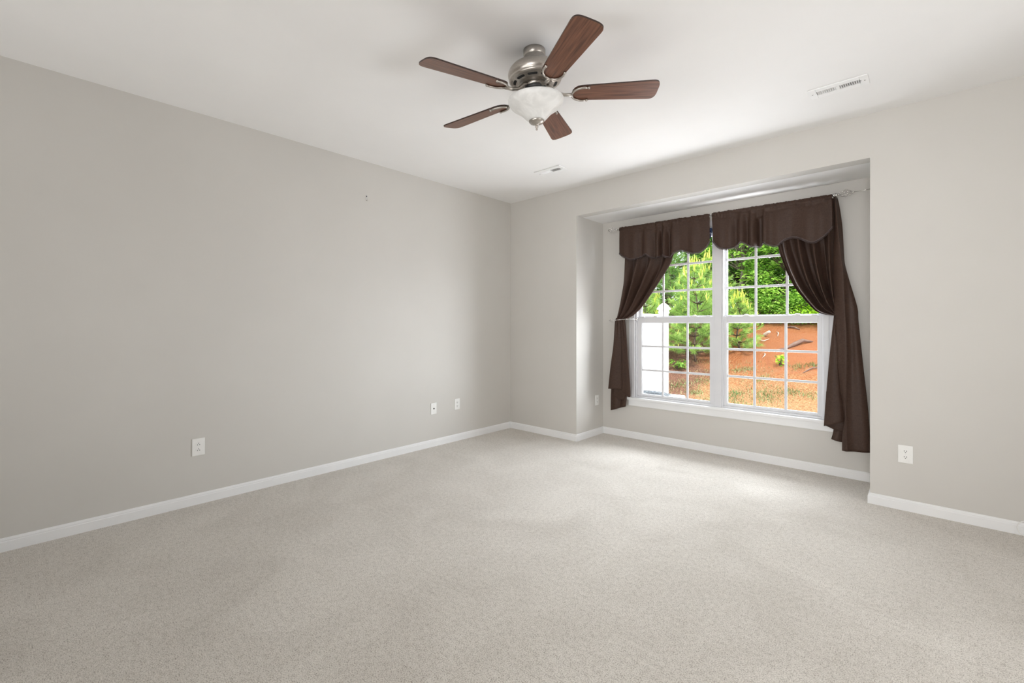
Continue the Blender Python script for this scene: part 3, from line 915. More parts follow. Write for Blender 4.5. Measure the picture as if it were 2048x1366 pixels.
lathe(bm, [(0.0, -0.370), (0.040, -0.370), (0.042, -0.375), (0.041, -0.380), (0.035, -0.387), (0.020, -0.392), (0.010, -0.395), (0.006, -0.398), (0.006, -0.401), (0.0095, -0.405), (0.0095, -0.408), (0.005, -0.412), (0.0045, -0.416), (0.0065, -0.419), (0.0055, -0.423), (0.0, -0.427)], 40)
obj('finial', bm, M['nickel'], fan, True)
# blades and their irons
def blade_outline():
    r0, r1 = 0.196, 0.6605
    w0, w1 = 0.056, 0.072
    pts = []
    for i in range(9):                                   # rounded root
        a = PI / 2 + PI * i / 8
        pts.append((r0 + 0.050 + 0.050 * math.cos(a), w0 * math.sin(a)))
    for i in range(33):                                  # softly squared tip
        a = -PI / 2 + PI * i / 32
        cy, cx_ = math.sin(a), math.cos(a)
        y = w1 * math.copysign(abs(cy) ** 0.55, cy)
        pts.append((r1 - 0.048 + 0.048 * cx_ ** 0.62, y))
    return pts
bm = bmesh.new(); prism(bm, blade_outline(), -0.0035, 0.0035, 1, 0)
PITCH = R(-12)
iron_bm = bmesh.new()
# arm from flywheel out to the fork, then a curved fork along the blade root
tube(iron_bm, [(0.055, 0, 0.040), (0.080, 0, 0.034), (0.115, 0, 0.004), (0.155, 0, -0.008), (0.200, 0, -0.010)], [0.011, 0.010, 0.0085, 0.0085, 0.010], 10)
arc = []
for i in range(21):
    a = PI / 2 + PI * i / 20
    arc.append((0.262 + 0.066 * math.cos(a) + (0.0 if 2 < i < 18 else 0.0), 0.052 * math.sin(a)))
arc = [(0.278, 0.050)] + arc + [(0.278, -0.050)]
def tilt(x, y, z=-0.009):
    return (x, y * math.cos(PITCH) - z * math.sin(PITCH) * 0, z + y * math.sin(PITCH))
tube(iron_bm, [tilt(x, y) for x, y in arc], [0.0045] + [0.0058] * (len(arc) - 2) + [0.0045], 10)
for sy in (1, -1):
    lathe(iron_bm, [(0, -.007), (.006, -.005), (.0075, 0), (.006, .005), (0, .007)], 12, M4=Matrix.Translation(tilt(0.282, 0.050 * sy)))
blade0 = None
for k in range(5):
    ang = R(-30.54 + 72 * k)
    if k == 0:
        blade0 = obj('blade', bm, [M['wood'], M['wood_edge']], fan)
        iron0 = obj('blade_iron', iron_bm, M['nickel'], fan, True)
        b_, i_ = blade0, iron0
    else:
        b_ = blade0.copy(); COL.objects.link(b_); b_.parent = fan
        i_ = iron0.copy(); COL.objects.link(i_); i_.parent = fan
    b_.location = (0, 0, ZB)
    b_.rotation_euler = (PITCH, 0, ang)
    b_.rotation_mode = 'XYZ'
    i_.location = (0, 0, ZB)
    i_.rotation_euler = (0, 0, ang)

# ------------------------------------------------------------------ ceiling registers
def register(x, y, label):
    o = empty('ceiling_vent', (x, y, H))
    tag(o, label, 'vent', 'white ceiling vents')
    W, D = 0.305, 0.140
    zt, zb = -0.0005, -0.009
    bm = bmesh.new()
    ox, oy = 0.110, 0.027              # half extents of the louver area
    box(bm, -W / 2, -ox, -D / 2, D / 2, zb, zt, 0.0025); box(bm, ox, W / 2, -D / 2, D / 2, zb, zt, 0.0025)
    box(bm, -ox, ox, -D / 2, -oy, zb, zt, 0.0025); box(bm, -ox, ox, oy, D / 2, zb, zt, 0.0025)
    box(bm, -0.009, 0.009, -oy, oy, zb, zt)
    obj('face_plate', bm, M['vent_white'], o)
    bm = bmesh.new(); box(bm, -ox, ox, -oy, oy, -0.0015, -0.0004)
    obj('duct_opening', bm, M['duct'], o)
    for sgn in (-1, 1):
        bm = bmesh.new()
        for k in range(9):
            xc = sgn * (0.0155 + 0.0108 * k)
            a, d = xc - sgn * 0.003, xc + sgn * 0.0035
            vs = [bm.verts.new(p) for p in ((a, -oy, -0.002), (a, oy, -0.002), (d, oy, -0.0092), (d, -oy, -0.0092))]
            vt = [bm.verts.new((v.co.x + 0.0014, v.co.y, v.co.z)) for v in vs]
            bm.faces.new(vs); bm.faces.new(vt[::-1])
            for i in range(4): bm.faces.new((vs[i], vs[(i + 1) % 4], vt[(i + 1) % 4], vt[i]))
        obj('louver_bank', bm, M['vent_white'], o)
        bm = bmesh.new()
        lathe(bm, [(0, -.0106), (.0035, -.0100), (.004, -.0088), (0, -.0086)], 12, M4=Matrix.Translation((sgn * 0.133, 0, 0)))
        obj('screw', bm, M['duct'], o, True)
    bm = bmesh.new()
    box(bm, 0.112, 0.1165, -0.014, -0.010, -0.0125, -0.0085, 0.001)
    obj('damper_lever', bm, M['black_metal'], o)
    return o
register(3.347, -0.600, 'white ceiling vent with open louvers over the bay side nearest the right wall outlet')
register(1.092, -0.605, 'white ceiling vent nearest the corner of the room')

# ------------------------------------------------------------------ outlets and wall plates
def plate_base(name, loc, rotz, label, cat, group, w=0.072, h=0.116):
    """local -y points into the room"""
    o = empty(name, loc, (0, 0, rotz))
    tag(o, label, cat, group)
    bm = bmesh.new()
    box(bm, -w / 2, w / 2, -0.006, 0.0, -h / 2, h / 2, 0.0028)
    obj('cover_plate', bm, M['plate'], o)
    return o
def duplex(loc, rotz, label, flip=False, w=0.072, h=0.116):
    o = plate_base('wall_outlet', loc, rotz, label, 'outlet', 'white duplex outlets', w, h)
    for sz in (-1, 1):
        zc = sz * 0.0195
        bm = bmesh.new()
        out = []
        for i in range(28):
            a = 2 * PI * i / 28
            out.append((0.0172 * max(-0.92, min(0.92, math.cos(a) * 1.0)), max(-0.0128, min(0.0128, 0.0168 * math.sin(a)))))
        prism(bm, out, 0.0, 0.0022)
        bmesh.ops.transform(bm, matrix=Matrix.Translation((0, -0.0058, zc)) @ Matrix.Rotation(PI / 2, 4, 'X'), verts=bm.verts)
        rc = obj('receptacle', bm, M['plate'], o)
        f = -1 if flip else 1
        for sx, hh in ((-0.0063, 0.0085), (0.0063, 0.0072)):
            bm = bmesh.new()
            box(bm, sx - 0.0014, sx + 0.0014, -0.0086, -0.0078, zc + f * 0.0035 - hh / 2, zc + f * 0.0035 + hh / 2)
            obj('blade_slot', bm, M['dark'], rc)
        bm = bmesh.new()
        lathe(bm, [(0, 0), (.0027, 0), (.0027, .0008), (0, .0008)], 14, M4=Matrix.Translation((0, -0.0078, zc - f * 0.0068)) @ Matrix.Rotation(PI / 2, 4, 'X'))
        obj('ground_hole', bm, M['dark'], rc)
    bm = bmesh.new()
    lathe(bm, [(0, 0), (.0033, 0), (.0028, .0012), (0, .0014)], 14, M4=Matrix.Translation((0, -0.006, 0)) @ Matrix.Rotation(PI / 2, 4, 'X'))
    obj('screw', bm, M['plate'], o, True)
    return o
RZ_LEFT, RZ_FRONT = PI / 2, 0.0
duplex((0, -3.214, 0.399), RZ_LEFT, 'white duplex outlet alone on the long left wall, nearest the camera', True, 0.076, 0.120)
duplex((0, -0.852, 0.396), RZ_LEFT, 'white duplex outlet on the long left wall closest to the room corner', False)
duplex((3.6475, 0, 0.379), RZ_FRONT, 'white duplex outlet low on the wall beside the right curtain', False, 0.077, 0.120)
duplex((RX0, 0.403, 0.396), RZ_LEFT, 'white duplex outlet on the bay side wall beside the tied curtain', False)
cx = plate_base('cable_jack_plate', (0, -1.168, 0.390), RZ_LEFT, 'white cable jack plate with one dark center hole on the left wall', 'wall plate', None)
bm = bmesh.new()
lathe(bm, [(0, 0), (.0075, 0), (.0075, .002), (.0055, .003), (.0055, .007), (0, .007)], 18, M4=Matrix.Translation((0, -0.006, 0)) @ Matrix.Rotation(PI / 2, 4, 'X'))
obj('coax_jack', bm, M['black_metal'], cx, True)
for sz in (-1, 1):
    bm = bmesh.new()
    lathe(bm, [(0, 0), (.0033, 0), (.0028, .0012), (0, .0014)], 14, M4=Matrix.Translation((0, -0.006, sz * 0.042)) @ Matrix.Rotation(PI / 2, 4, 'X'))
    obj('screw', bm, M['plate'], cx, True)

# little picture hook high on the left wall
hk = empty('picture_hook', (0, -1.925, 2.41), (0, 0, PI / 2))
tag(hk, 'tiny steel picture hook high on the long left wall', 'hook')
bm = bmesh.new(); box(bm, -0.006, 0.006, -0.002, 0, -0.026, 0.026, 0.0008)
obj('back_strip', bm, M['chrome'], hk)
bm = bmesh.new(); tube(bm, [(0, -.002, -.018), (0, -.008, -.026), (0, -.016, -.022), (0, -.018, -.012)], 0.0028, 8)
obj('hook', bm, M['chrome'], hk, True)
bm = bmesh.new(); lathe(bm, [(0, 0), (.005, 0), (.005, .003), (0, .005)], 12, M4=Matrix.Translation((0, -.002, .014)) @ Matrix.Rotation(PI / 2, 4, 'X'))
obj('nail', bm, M['black_metal'], hk, True)

# white cord looping out by the right edge
bm = bmesh.new()
pts = []
for i in range(25):
    a = R(80 + 200 * i / 24)
    pts.append((4.195 + 0.044 * math.cos(a), -0.032 + 0.004 * math.sin(a), 0.049 + 0.046 * math.sin(a)))
pts = [(4.36, -0.02, 0.13), (4.28, -0.025, 0.115)] + pts + [(4.26, -0.04, 0.004), (4.45, -0.06, 0.004)]
tube(bm, pts, 0.0024, 8)
tag(obj('cable', bm, M['plate'], None, True), 'thin white cord looping beside the baseboard by the right wall', 'cable')

# ------------------------------------------------------------------ yard
def ground_z(x, y):
    base = -0.40 if y < 6.2 else -0.40 + 0.27 * (y - 6.2)
    if y > 12.6: base = -0.40 + 0.27 * 6.4 + 0.06 * (y - 12.6)
    base = base if abs(y - 6.2) > 0.6 else -0.40 + 0.27 * ((y - 5.6) ** 2) / 2.4
    far = max(0.0, y - 5.0)
    base += 0.10 * noise.noise(Vector((x * 0.5, y * 0.5, 0))) * min(1, far / 2)
    base += 0.035 * noise.noise(Vector((x * 2.2, y * 2.2, 5))) * min(1, far / 2)
    return base
bm = bmesh.new()
nx, ny = 110, 150
gx = [-16 + 30 * i / (nx - 1) for i in range(nx)]
gy = [0.70 + 34.3 * (j / (ny - 1)) ** 1.25 for j in range(ny)]
g = [[bm.verts.new((x, y, ground_z(x, y))) for x in gx] for y in gy]
grid_faces(bm, g)
gnd = obj('ground', bm, M['ground'], None, True)
tag(gnd, 'straw covered yard rising into an orange clay bank', None, None, 'structure')

# tools for leaves
def tone_layer(bm): return bm.faces.layers.float.get('leaf_tone') or bm.faces.layers.float.new('leaf_tone')
def leaf(bm, lay, c, size, rnd, flat, tone, aspect=0.55):
    az = rnd.random() * 2 * PI
    el = rnd.gauss(-0.25, 0.45) * (1 - flat) + rnd.gauss(0, 0.25)
    d = Vector((math.cos(az) * math.cos(el), math.sin(az) * math.cos(el), math.sin(el)))
    s = d.cross(Vector((0, 0, 1)))
    if s.length < 1e-3: s = Vector((1, 0, 0))
    s.normalize()
    nrm = s.cross(d)
    s = (s + nrm * rnd.uniform(-.5, .5)).normalized()
    a = c; w = size * aspect * 0.5
    m1 = c + d * size * 0.35 - nrm * size * 0.03; m2 = c + d * size * 0.7 - nrm * size * 0.06; tip = c + d * size - nrm * size * 0.16
    up = nrm * size * 0.05
    v = [bm.verts.new(p) for p in (a, m1 + s * w + up, m2 + s * w * 0.8 + up, tip, m2 - s * w * 0.8 + up, m1 - s * w + up)]
    f = bm.faces.new((v[0], v[1], v[2], v[3])); f[lay] = tone
    f = bm.faces.new((v[0], v[3], v[4], v[5])); f[lay] = min(1, tone + 0.06)

def broad_tree(x, y, h, rad, crown_z, n_cluster, per, leafsize, seed, label, mat, lean=0.0, tr=0.09, low=0.15, bark='bark'):
    rnd = random.Random(seed)
    z0 = ground_z(x, y) - 0.05
    t = empty('broadleaf_tree', (x, y, z0))
    tag(t, label, 'tree', 'leafy trees beyond the bank')
    bm = bmesh.new()
    trunk = [(lean * (i / 8) ** 1.3 + 0.06 * math.sin(i * 1.3 + seed), 0.05 * math.cos(i * 1.1 + seed), h * 0.92 * i / 8) for i in range(9)]
    tube(bm, trunk, [tr * (1 - 0.75 * i / 8) for i in range(9)], 8)
    cl = []
    for k in range(n_cluster):
        u = rnd.random()
        zc = h * (low + (1 - low) * u)
        prof = rad * math.sqrt(max(0.05, 1 - ((u - 0.45) / 0.62) ** 2))
        a = rnd.random() * 2 * PI
        r = prof * (0.35 + 0.65 * math.sqrt(rnd.random()))
        cl.append(Vector((lean * u + r * math.cos(a), r * math.sin(a), zc)))
    for k in range(0, len(cl), 3):
        c = cl[k]
        zb = c.z * 0.75
        j = min(8, max(0, int(zb / (h * 0.92) * 8)))
        b0 = Vector(trunk[j])
        mid = b0.lerp(c, 0.55) + Vector((0, 0, 0.12))
        tube(bm, [b0, mid, c], [tr * 0.35, tr * 0.2, 0.008], 5)
    obj('trunk', bm, M[bark], t, True)
    bm = bmesh.new(); lay = tone_layer(bm)
    for c in cl:
        rr = rad * rnd.uniform(0.22, 0.38)
        base = rnd.uniform(0.30, 0.95)
        for q in range(per):
            a = rnd.random() * 2 * PI; r = rr * math.sqrt(rnd.random())
            p = c + Vector((r * math.cos(a), r * math.sin(a), rnd.gauss(0, rr * 0.20) - 0.25 * r * r / rr))
            leaf(bm, lay, p, leafsize * rnd.uniform(0.7, 1.25), rnd, 0.55, min(1, max(0, base + rnd.gauss(0, 0.22))))
    obj('foliage', bm, mat, t)
    return t

def pine(x, y, h, rad, seed, label, candles=True, levels=11, tone=0.5, needle_n=26, tr=0.035, first=0.1, top_c=0.42):
    rnd = random.Random(seed)
    z0 = ground_z(x, y) - 0.03
    t = empty('pine_tree', (x, y, z0))
    tag(t, label, 'tree', 'young pines on the bank')
    bmw = bmesh.new(); bmn = bmesh.new(); bmc = bmesh.new()
    ln, lc = tone_layer(bmn), tone_layer(bmc)
    axis = [(0.04 * math.sin(i * .9 + seed), 0.04 * math.cos(i * .7 + seed), h * i / 10) for i in range(11)]
    tube(bmw, axis, [tr * (1 - 0.85 * i / 10) for i in range(11)], 7)
    def needles(p, d, n, L, tn):
        s0 = d.orthogonal().normalized(); s1 = d.cross(s0)
        for q in range(n):
            a = rnd.random() * 2 * PI; sp = rnd.uniform(0.35, 1.15)
            dd = (d * math.cos(sp) + (s0 * math.cos(a) + s1 * math.sin(a)) * math.sin(sp)).normalized()
            w = dd.cross(Vector((rnd.uniform(-1, 1), rnd.uniform(-1, 1), rnd.uniform(-1, 1)))).normalized() * 0.0045
            base = p + d * rnd.uniform(-0.05, 0.05)
            e = base + dd * L * rnd.uniform(0.7, 1.1) + Vector((0, 0, -0.012))
            f = bmn.faces.new([bmn.verts.new(v) for v in (base + w, base - w, e)])
            f[ln] = min(1, max(0, tn + rnd.gauss(0, 0.18)))
    def candle(p, L, lean):
        d = (Vector((rnd.uniform(-lean, lean), rnd.uniform(-lean, lean), 1))).normalized()
        r = 0.0065 + L * 0.016
        n = 6
        s0 = d.orthogonal().normalized(); s1 = d.cross(s0)
        rings = []
        for tt, rr in ((0, .55), (.3, 1), (.75, .85), (1.0, .25)):
            rings.append([bmc.verts.new(p + d * L * tt + (s0 * math.cos(2 * PI * k / n) + s1 * math.sin(2 * PI * k / n)) * r * rr) for k in range(n)])
        tn = rnd.uniform(0.3, 1.0)
        for a, b in zip(rings, rings[1:]):
            for k in range(n):
                f = bmc.faces.new((a[k], b[k], b[(k + 1) % n], a[(k + 1) % n])); f[lc] = tn
        f = bmc.faces.new(rings[-1]); f[lc] = tn
        for q in range(18):
            tt = rnd.uniform(.1, 1); a = rnd.random() * 2 * PI
            o_ = (s0 * math.cos(a) + s1 * math.sin(a))
            b0 = p + d * L * tt + o_ * r * .8
            e = b0 + (d * 0.8 + o_ * 0.5).normalized() * rnd.uniform(.02, .045)
            w = d.cross(o_).normalized() * 0.003
            f = bmc.faces.new([bmc.verts.new(v) for v in (b0 + w, b0 - w, e)]); f[lc] = tn
    for lv in range(levels):
        u = first + (0.97 - first) * lv / (levels - 1)
        zc = h * u
        i = int(u * 10); base = Vector(axis[min(i, 10)]); base.z = zc
        reach = rad * (1 - u) ** 0.75 + 0.10
        nb = 6 if u < 0.8 else 5
        for b in range(nb):
            az = 2 * PI * b / nb + lv * 0.7 + rnd.uniform(-.25, .25)
            rise = 0.25 + 0.75 * u + rnd.uniform(-.1, .1)
            Lb = reach * rnd.uniform(.75, 1.1)
            pts = []
            for q in range(5):
                tq = q / 4
                pts.append(base + Vector((math.cos(az) * Lb * tq, math.sin(az) * Lb * tq, Lb * (rise * 0.35 * tq + rise * 0.35 * tq * tq))))
            tube(bmw, pts, [tr * .32 * (1 - .75 * q / 4) + .002 for q in range(5)], 4)
            segs = max(3, int(Lb / 0.09))
            for q in range(segs):
                tq = 0.25 + 0.75 * (q + 1) / segs
                k = min(3, int(tq * 4)); fr = tq * 4 - k
                p = pts[k].lerp(pts[k + 1], min(fr, 1))
                d = (pts[k + 1] - pts[k]).normalized()
                tn = tone + 0.25 * (tq - 0.5)
                needles(p, d, needle_n, 0.155, tn)
                if q > 0 and q < segs - 1 and rnd.random() < 0.8:
                    # side twig
                    sd = (d + d.cross(Vector((0, 0, 1))).normalized() * rnd.choice((-1, 1)) * 0.9 + Vector((0, 0, .35))).normalized()
                    p2 = p + sd * Lb * 0.22
                    tube(bmw, [p, p2], [.004, .002], 4)
                    needles(p2, sd, needle_n, 0.155, tn + .05)
                    needles(p.lerp(p2, .5), sd, needle_n // 2, 0.12, tn)
                    if candles and rnd.random() < 0.35 * (0.3 + u): candle(p2, rnd.uniform(.06, .13), .25)
            if candles and rnd.random() < 0.4 + 0.6 * u:
                Lc = (0.08 + 0.22 * u) * rnd.uniform(.7, 1.15)
                candle(pts[-1], Lc, .18)
                if u > .45:
                    for q in range(2): candle(pts[-1] + Vector((rnd.uniform(-.03, .03), rnd.uniform(-.03, .03), 0)), Lc * .7, .35)
    if candles:
        top = Vector(axis[-1])
        candle(top, top_c, .03)
        for q in range(5): candle(top + Vector((rnd.uniform(-.03, .03), rnd.uniform(-.03, .03), -.03)), top_c * rnd.uniform(.55, .8), .3)
    obj('trunk', bmw, M['bark'], t, True)
    obj('needles', bmn, M['needle'], t)
    if candles: obj('new_shoots', bmc, M['candle'], t)
    else: bmc.free()
    return t

pine(-1.02, 8.7, 2.62, 1.05, 3, 'tall young pine with long yellow shoots rising behind the white fence post')
pine(-0.20, 9.7, 1.42, 0.60, 8, 'small bright pine standing alone at the foot of the clay bank', levels=8, first=0.05, top_c=0.30)
pine(-2.55, 8.6, 2.1, 0.95, 14, 'pale young pine showing above the white fence panel', levels=9, tone=0.6)
pine(-1.25, 10.6, 2.5, 1.1, 21, 'young pine just behind the tall pine with yellow shoots', levels=10, tone=0.45)
pine(-3.0, 11.5, 3.4, 1.3, 29, 'dull green pine farthest back beyond the fence panel', candles=False, levels=12, tone=0.25)

TREES = [
    # x, y, h, rad, clusters, per, leaf, seed, label, mat, trunk radius, low, bark
    (-1.45, 14.3, 5.4, 1.5, 110, 62, .155, 41, 'bright layered broadleaf tree with a pale trunk above the small bright pine', 'leaf', .12, .02, 'grey_bark'),
    (0.05, 13.9, 5.0, 1.4, 110, 62, .145, 54, 'bright broadleaf tree filling the middle panes above the clay bank', 'leaf', .08, .0, 'bark'),
    (1.45, 14.6, 5.2, 1.6, 110, 62, .155, 42, 'bright broadleaf tree at the top of the clay bank', 'leaf', .09, .02, 'bark'),
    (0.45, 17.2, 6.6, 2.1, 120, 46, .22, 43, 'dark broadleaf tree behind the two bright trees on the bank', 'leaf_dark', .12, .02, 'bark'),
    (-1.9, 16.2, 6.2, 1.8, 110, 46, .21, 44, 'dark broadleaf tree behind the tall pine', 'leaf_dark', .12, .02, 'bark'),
    (-3.0, 19.2, 6.8, 2.1, 120, 60, .19, 45, 'bright broadleaf tree in the gap beside the window post', 'leaf', .12, .02, 'grey_bark'),
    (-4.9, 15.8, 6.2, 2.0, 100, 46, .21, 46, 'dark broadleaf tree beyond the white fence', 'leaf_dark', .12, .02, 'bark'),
    (2.9, 16.2, 5.8, 1.8, 80, 42, .2, 47, 'broadleaf tree behind the right curtain', 'leaf', .1, .02, 'bark'),
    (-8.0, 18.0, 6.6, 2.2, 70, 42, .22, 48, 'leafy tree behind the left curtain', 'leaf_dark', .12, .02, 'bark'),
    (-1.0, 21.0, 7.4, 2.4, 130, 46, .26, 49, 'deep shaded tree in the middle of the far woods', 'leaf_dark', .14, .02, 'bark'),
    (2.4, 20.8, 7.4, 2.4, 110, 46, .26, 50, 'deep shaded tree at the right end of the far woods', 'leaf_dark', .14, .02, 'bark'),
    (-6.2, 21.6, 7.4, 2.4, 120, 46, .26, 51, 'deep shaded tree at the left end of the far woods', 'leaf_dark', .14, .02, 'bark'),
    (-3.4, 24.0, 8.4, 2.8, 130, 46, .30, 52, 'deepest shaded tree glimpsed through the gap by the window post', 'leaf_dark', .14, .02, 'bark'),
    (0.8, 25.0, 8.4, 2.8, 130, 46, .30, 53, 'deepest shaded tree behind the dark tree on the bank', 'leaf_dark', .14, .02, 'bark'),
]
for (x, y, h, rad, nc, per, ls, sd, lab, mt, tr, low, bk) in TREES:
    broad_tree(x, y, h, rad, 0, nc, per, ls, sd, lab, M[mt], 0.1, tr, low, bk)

def shrub(x, y, h, rad, seed, label, mat, n=40, per=34, ls=.10):
    rnd = random.Random(seed)
    s = empty('shrub', (x, y, ground_z(x, y) - .02))
    tag(s, label, 'shrub')
    bm = bmesh.new()
    for k in range(7):
        a = rnd.random() * 2 * PI
        tube(bm, [(0, 0, 0), (rad * .3 * math.cos(a), rad * .3 * math.sin(a), h * .45), (rad * .7 * math.cos(a), rad * .7 * math.sin(a), h * .85)], [.014, .009, .004], 5)
    obj('stems', bm, M['bark'], s, True)
    bm = bmesh.new(); lay = tone_layer(bm)
    for k in range(n):
        u = rnd.random(); a = rnd.random() * 2 * PI
        r = rad * math.sqrt(rnd.random()) * math.sqrt(max(.05, 1 - (u - .3) ** 2 * 1.6))
        c = Vector((r * math.cos(a), r * math.sin(a), h * (.1 + .9 * u)))
        base = rnd.uniform(.3, .8)
        for q in range(per):
            p = c + Vector((rnd.gauss(0, rad * .16), rnd.gauss(0, rad * .16), rnd.gauss(0, h * .07)))
            leaf(bm, lay, p, ls * rnd.uniform(.7, 1.3), rnd, .5, min(1, max(0, base + rnd.gauss(0, .2))))
    obj('foliage', bm, mat, s)
    return s
shrub(1.55, 12.6, 1.0, .95, 61, 'vivid lime green shrub at the crest of the clay bank beside the right curtain', M['leaf_lime'], 46)
shrub(0.55, 12.9, 1.0, .8, 62, 'mid green shrub at the crest of the clay bank under the bright tree', M['leaf'], 40)
shrub(2.6, 12.8, 1.0, .9, 63, 'green shrub on the crest hidden partly by the right curtain', M['leaf'], 30)
shrub(-0.35, 12.9, 1.0, .7, 64, 'leafy shrub behind the small bright pine', M['leaf'], 30)
shrub(-1.20, 7.86, .26, .24, 65, 'low green seedling bush in the mulch beside the white fence post', M['leaf'], 12, 14, .08)
shrub(1.06, 8.62, .30, .15, 66, 'tiny yellow green sapling in the middle of the clay bank', M['leaf_lime'], 9, 7, .085)

# fallen wood on the bank
def at_ground(x, y, dz=0.02): return Vector((x, y, ground_z(x, y) + dz))
def branch(name, pts, rads, mat, label):
    P = [at_ground(x, y, dz) for x, y, dz in pts]
    org = P[0].copy()
    bm = bmesh.new(); tube(bm, [p - org for p in P], rads, 8)
    o = obj(name, bm, mat, None, True)
    o.location = org
    tag(o, label, 'branch', None)
    return o
branch('fallen_branch', [(0.66, 9.64, .01), (0.82, 9.70, .03), (0.94, 9.79, .03), (1.11, 10.02, .07), (1.25, 10.26, .09), (1.36, 10.36, .05), (1.44, 10.50, .02)], [.012, .028, .03, .055, .05, .035, .012], M['log'], 'long dark fallen branch lying across the clay bank')
branch('fallen_branch.001', [(0.50, 12.06, .02), (0.62, 12.10, .05), (0.75, 11.95, .05), (0.90, 11.80, .02)], [.015, .03, .03, .01], M['log'], 'short dark branch near the crest of the clay bank')
branch('fallen_branch.002', [(1.62, 8.20, .01), (1.70, 8.42, .03), (1.78, 8.49, .05), (1.95, 8.55, .04)], [.008, .018, .018, .008], M['log'], 'thin dark branch low on the clay bank beside the right curtain')
branch('fallen_branch.003', [(0.39, 11.32, .02), (0.46, 11.18, .04), (0.50, 11.05, .06), (0.55, 10.72, .04)], [.008, .014, .014, .006], M['pale_log'], 'pale curved twig on the upper clay bank')
branch('fallen_branch.004', [(0.12, 10.52, .02), (0.20, 10.40, .04), (0.28, 10.36, .04), (0.38, 10.50, .04)], [.008, .014, .014, .006], M['pale_log'], 'pale forked twig right of the small bright pine')
branch('fallen_branch.005', [(0.50, 9.45, .02), (0.55, 9.35, .05), (0.58, 9.25, .06), (0.55, 9.14, .03)], [.007, .012, .012, .005], M['pale_log'], 'pale hooked root on the clay bank below the long branch')
bm = bmesh.new(); lathe(bm, [(0, 0), (.045, 0), (.05, .02), (.046, .16), (.036, .22), (0, .23)], 14, M4=Matrix.Rotation(R(58), 4, 'Y') @ Matrix.Rotation(R(25), 4, 'X'))
lg = obj('log', bm, M['pale_log'], None, True); lg.location = at_ground(0.17, 10.85, .05)
tag(lg, 'short pale log stub high on the bank right of the small bright pine', 'log')

# dry and green grass over the straw, one mass
def grass_mass():
    rnd = random.Random(5)
    bm = bmesh.new(); lay = tone_layer(bm)
    def blade(x, y, L, tone):
        z = ground_z(x, y)
        a = rnd.random() * 2 * PI; ln = rnd.uniform(.3, 1.1)
        d = Vector((math.cos(a) * ln, math.sin(a) * ln, 1)).normalized()
        s = d.cross(Vector((0, 0, 1))).normalized() * 0.006
        p = Vector((x, y, z - .005))
        m = p + d * L * .55; e = p + d * L + Vector((math.cos(a), math.sin(a), -.6)) * L * .25
        v = [bm.verts.new(q) for q in (p + s, p - s, m - s * .7, m + s * .7, e)]
        f = bm.faces.new((v[0], v[1], v[2], v[3])); f[lay] = tone
        f = bm.faces.new((v[3], v[2], v[4])); f[lay] = tone
    for k in range(4200):
        y = 4.4 + 4.6 * rnd.random() ** 1.1
        xc = 3.77 - (y + 4.05) * 0.43
        x = xc + rnd.uniform(-2.2, 2.6)
        if noise.noise(Vector((x * 1.3, y * 1.3, 3))) < -0.12: continue
        blade(x, y, rnd.uniform(.04, .10), rnd.uniform(.62, 1.0))
    tufts = [(1.31, 6.74, .3, .2), (1.22, 6.5, .25, .2), (1.59, 6.97, .2, .15), (0.70, 6.24, .28, .3), (0.63, 6.70, .3, .3), (0.45, 6.55, .25, .35), (-0.84, 6.79, .24, .3),
             (0.23, 8.11, .2, .75), (0.42, 8.32, .16, .7), (-0.59, 6.92, .25, .7), (-0.30, 7.25, .25, .65), (1.01, 6.65, .3, .75), (1.44, 8.55, .2, .5), (0.35, 6.15, .3, .6),
             (0.9, 7.6, .25, .6), (-0.2, 6.5, .2, .55), (1.9, 6.9, .25, .7), (1.75, 8.7, .15, .4), (1.0, 5.9, .3, .6), (-1.1, 6.4, .3, .5)]
    for (x, y, sp, tn) in tufts:
        for q in range(85):
            blade(x + rnd.gauss(0, sp * .55), y + rnd.gauss(0, sp * .5), rnd.uniform(.04, .11), min(1, max(0, tn + rnd.gauss(-.1, .14))))
    o = obj('grass', bm, M['grass'])
    tag(o, 'sparse dry grass and green weed tufts in the straw yard', 'grass', None, 'stuff')
grass_mass()

# white privacy fence
fz = -0.40
fp = empty('fence_post', (0.2, 3.9, fz + 0.01))
tag(fp, 'white square fence post with a stepped pointed cap', 'fence post')
bm = bmesh.new(); box(bm, -.064, .064, -.064, .064, 0, 1.93, .006)
obj('shaft', bm, M['fence'], fp)
bm = bmesh.new()
box(bm, -.076, .076, -.076, .076, 1.855, 1.885, .006)
box(bm, -.070, .070, -.070, .070, 1.885, 1.925, .004)
prof = [(.088, 1.925), (.092, 1.935), (.088, 1.95), (.066, 1.985), (.062, 2.0), (.0, 2.06)]
rings = [[bm.verts.new((sx * r, sy * r, z)) for sx, sy in ((-1, -1), (1, -1), (1, 1), (-1, 1))] if r else [bm.verts.new((0, 0, z))] for r, z in prof]
bm.faces.new(rings[0][::-1])
for a, b in zip(rings, rings[1:]):
    for k in range(4):
        if len(b) == 1: bm.faces.new((a[k], a[(k + 1) % 4], b[0]))
        else: bm.faces.new((a[k], a[(k + 1) % 4], b[(k + 1) % 4], b[k]))
obj('post_cap', bm, M['fence'], fp)
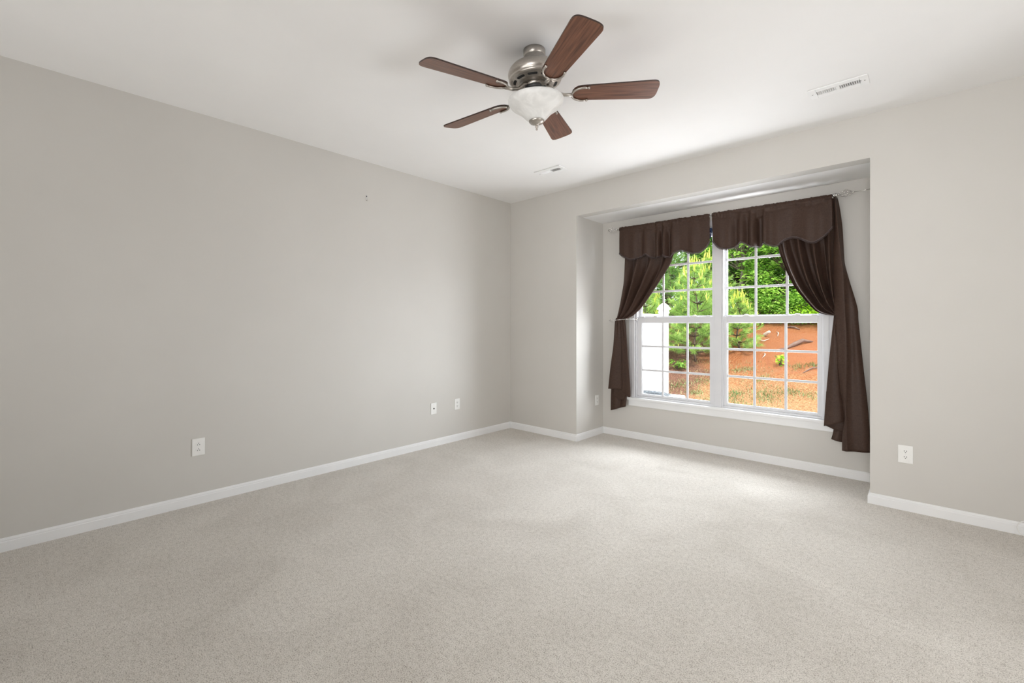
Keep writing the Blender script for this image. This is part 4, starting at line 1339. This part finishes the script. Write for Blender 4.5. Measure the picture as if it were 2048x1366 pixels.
fpn = empty('privacy_fence', (0.2, 2.2, fz + 0.01))
tag(fpn, 'solid white vinyl fence running from the house to the capped post', 'fence')
bm = bmesh.new()
for k in range(21):
    y0 = -1.55 + 0.151 * k
    box(bm, -.011, .011, y0, y0 + .149, .12, 1.74, .003)
obj('boards', bm, M['fence'], fpn)
bm = bmesh.new(); box(bm, -.022, .022, -1.56, 1.635, 1.72, 1.835, .005)
obj('top_rail', bm, M['fence'], fpn)
bm = bmesh.new(); box(bm, -.022, .022, -1.56, 1.635, .05, .16, .005)
obj('bottom_rail', bm, M['fence'], fpn)

# outdoor cooling unit under the window
ac = empty('air_conditioner', (1.22, 1.08, fz + 0.035))
tag(ac, 'pale outdoor air conditioner just outside, its round grille top above the sill', 'air conditioner')
bm = bmesh.new(); box(bm, -.38, .38, -.38, .38, -0.035, .05, .01)
obj('pad', bm, M['unit'], ac)
bm = bmesh.new()
for k in range(12):
    z0 = .06 + k * .052
    box(bm, -.35, .35, -.35, .35, z0, z0 + .04, .006)
box(bm, -.335, .335, -.335, .335, .05, .72)
obj('cabinet', bm, M['unit'], ac)
bm = bmesh.new()
box(bm, -.36, .36, -.36, .36, .71, .760, .012)
lathe(bm, [(.32, .755), (.335, .773), (.315, .777), (.30, .760)], 48, False, False)
obj('top_cover', bm, M['unit'], ac)
bm = bmesh.new(); lathe(bm, [(0, .761), (.30, .761), (.30, .7635), (0, .7635)], 40)
obj('fan_opening', bm, M['unit_grille'], ac)
bm = bmesh.new()
for k in range(5):
    rr = .06 + k * .06
    tube(bm, [(rr * math.cos(2 * PI * i / 40), rr * math.sin(2 * PI * i / 40), .782 + .012 * (1 - rr / .3)) for i in range(40)], .003, 5, True)
for k in range(24):
    a = 2 * PI * k / 24
    tube(bm, [(.03 * math.cos(a), .03 * math.sin(a), .795), (.20 * math.cos(a), .20 * math.sin(a), .789), (.325 * math.cos(a), .325 * math.sin(a), .775)], .003, 5)
obj('wire_guard', bm, M['unit_grille'], ac, True)
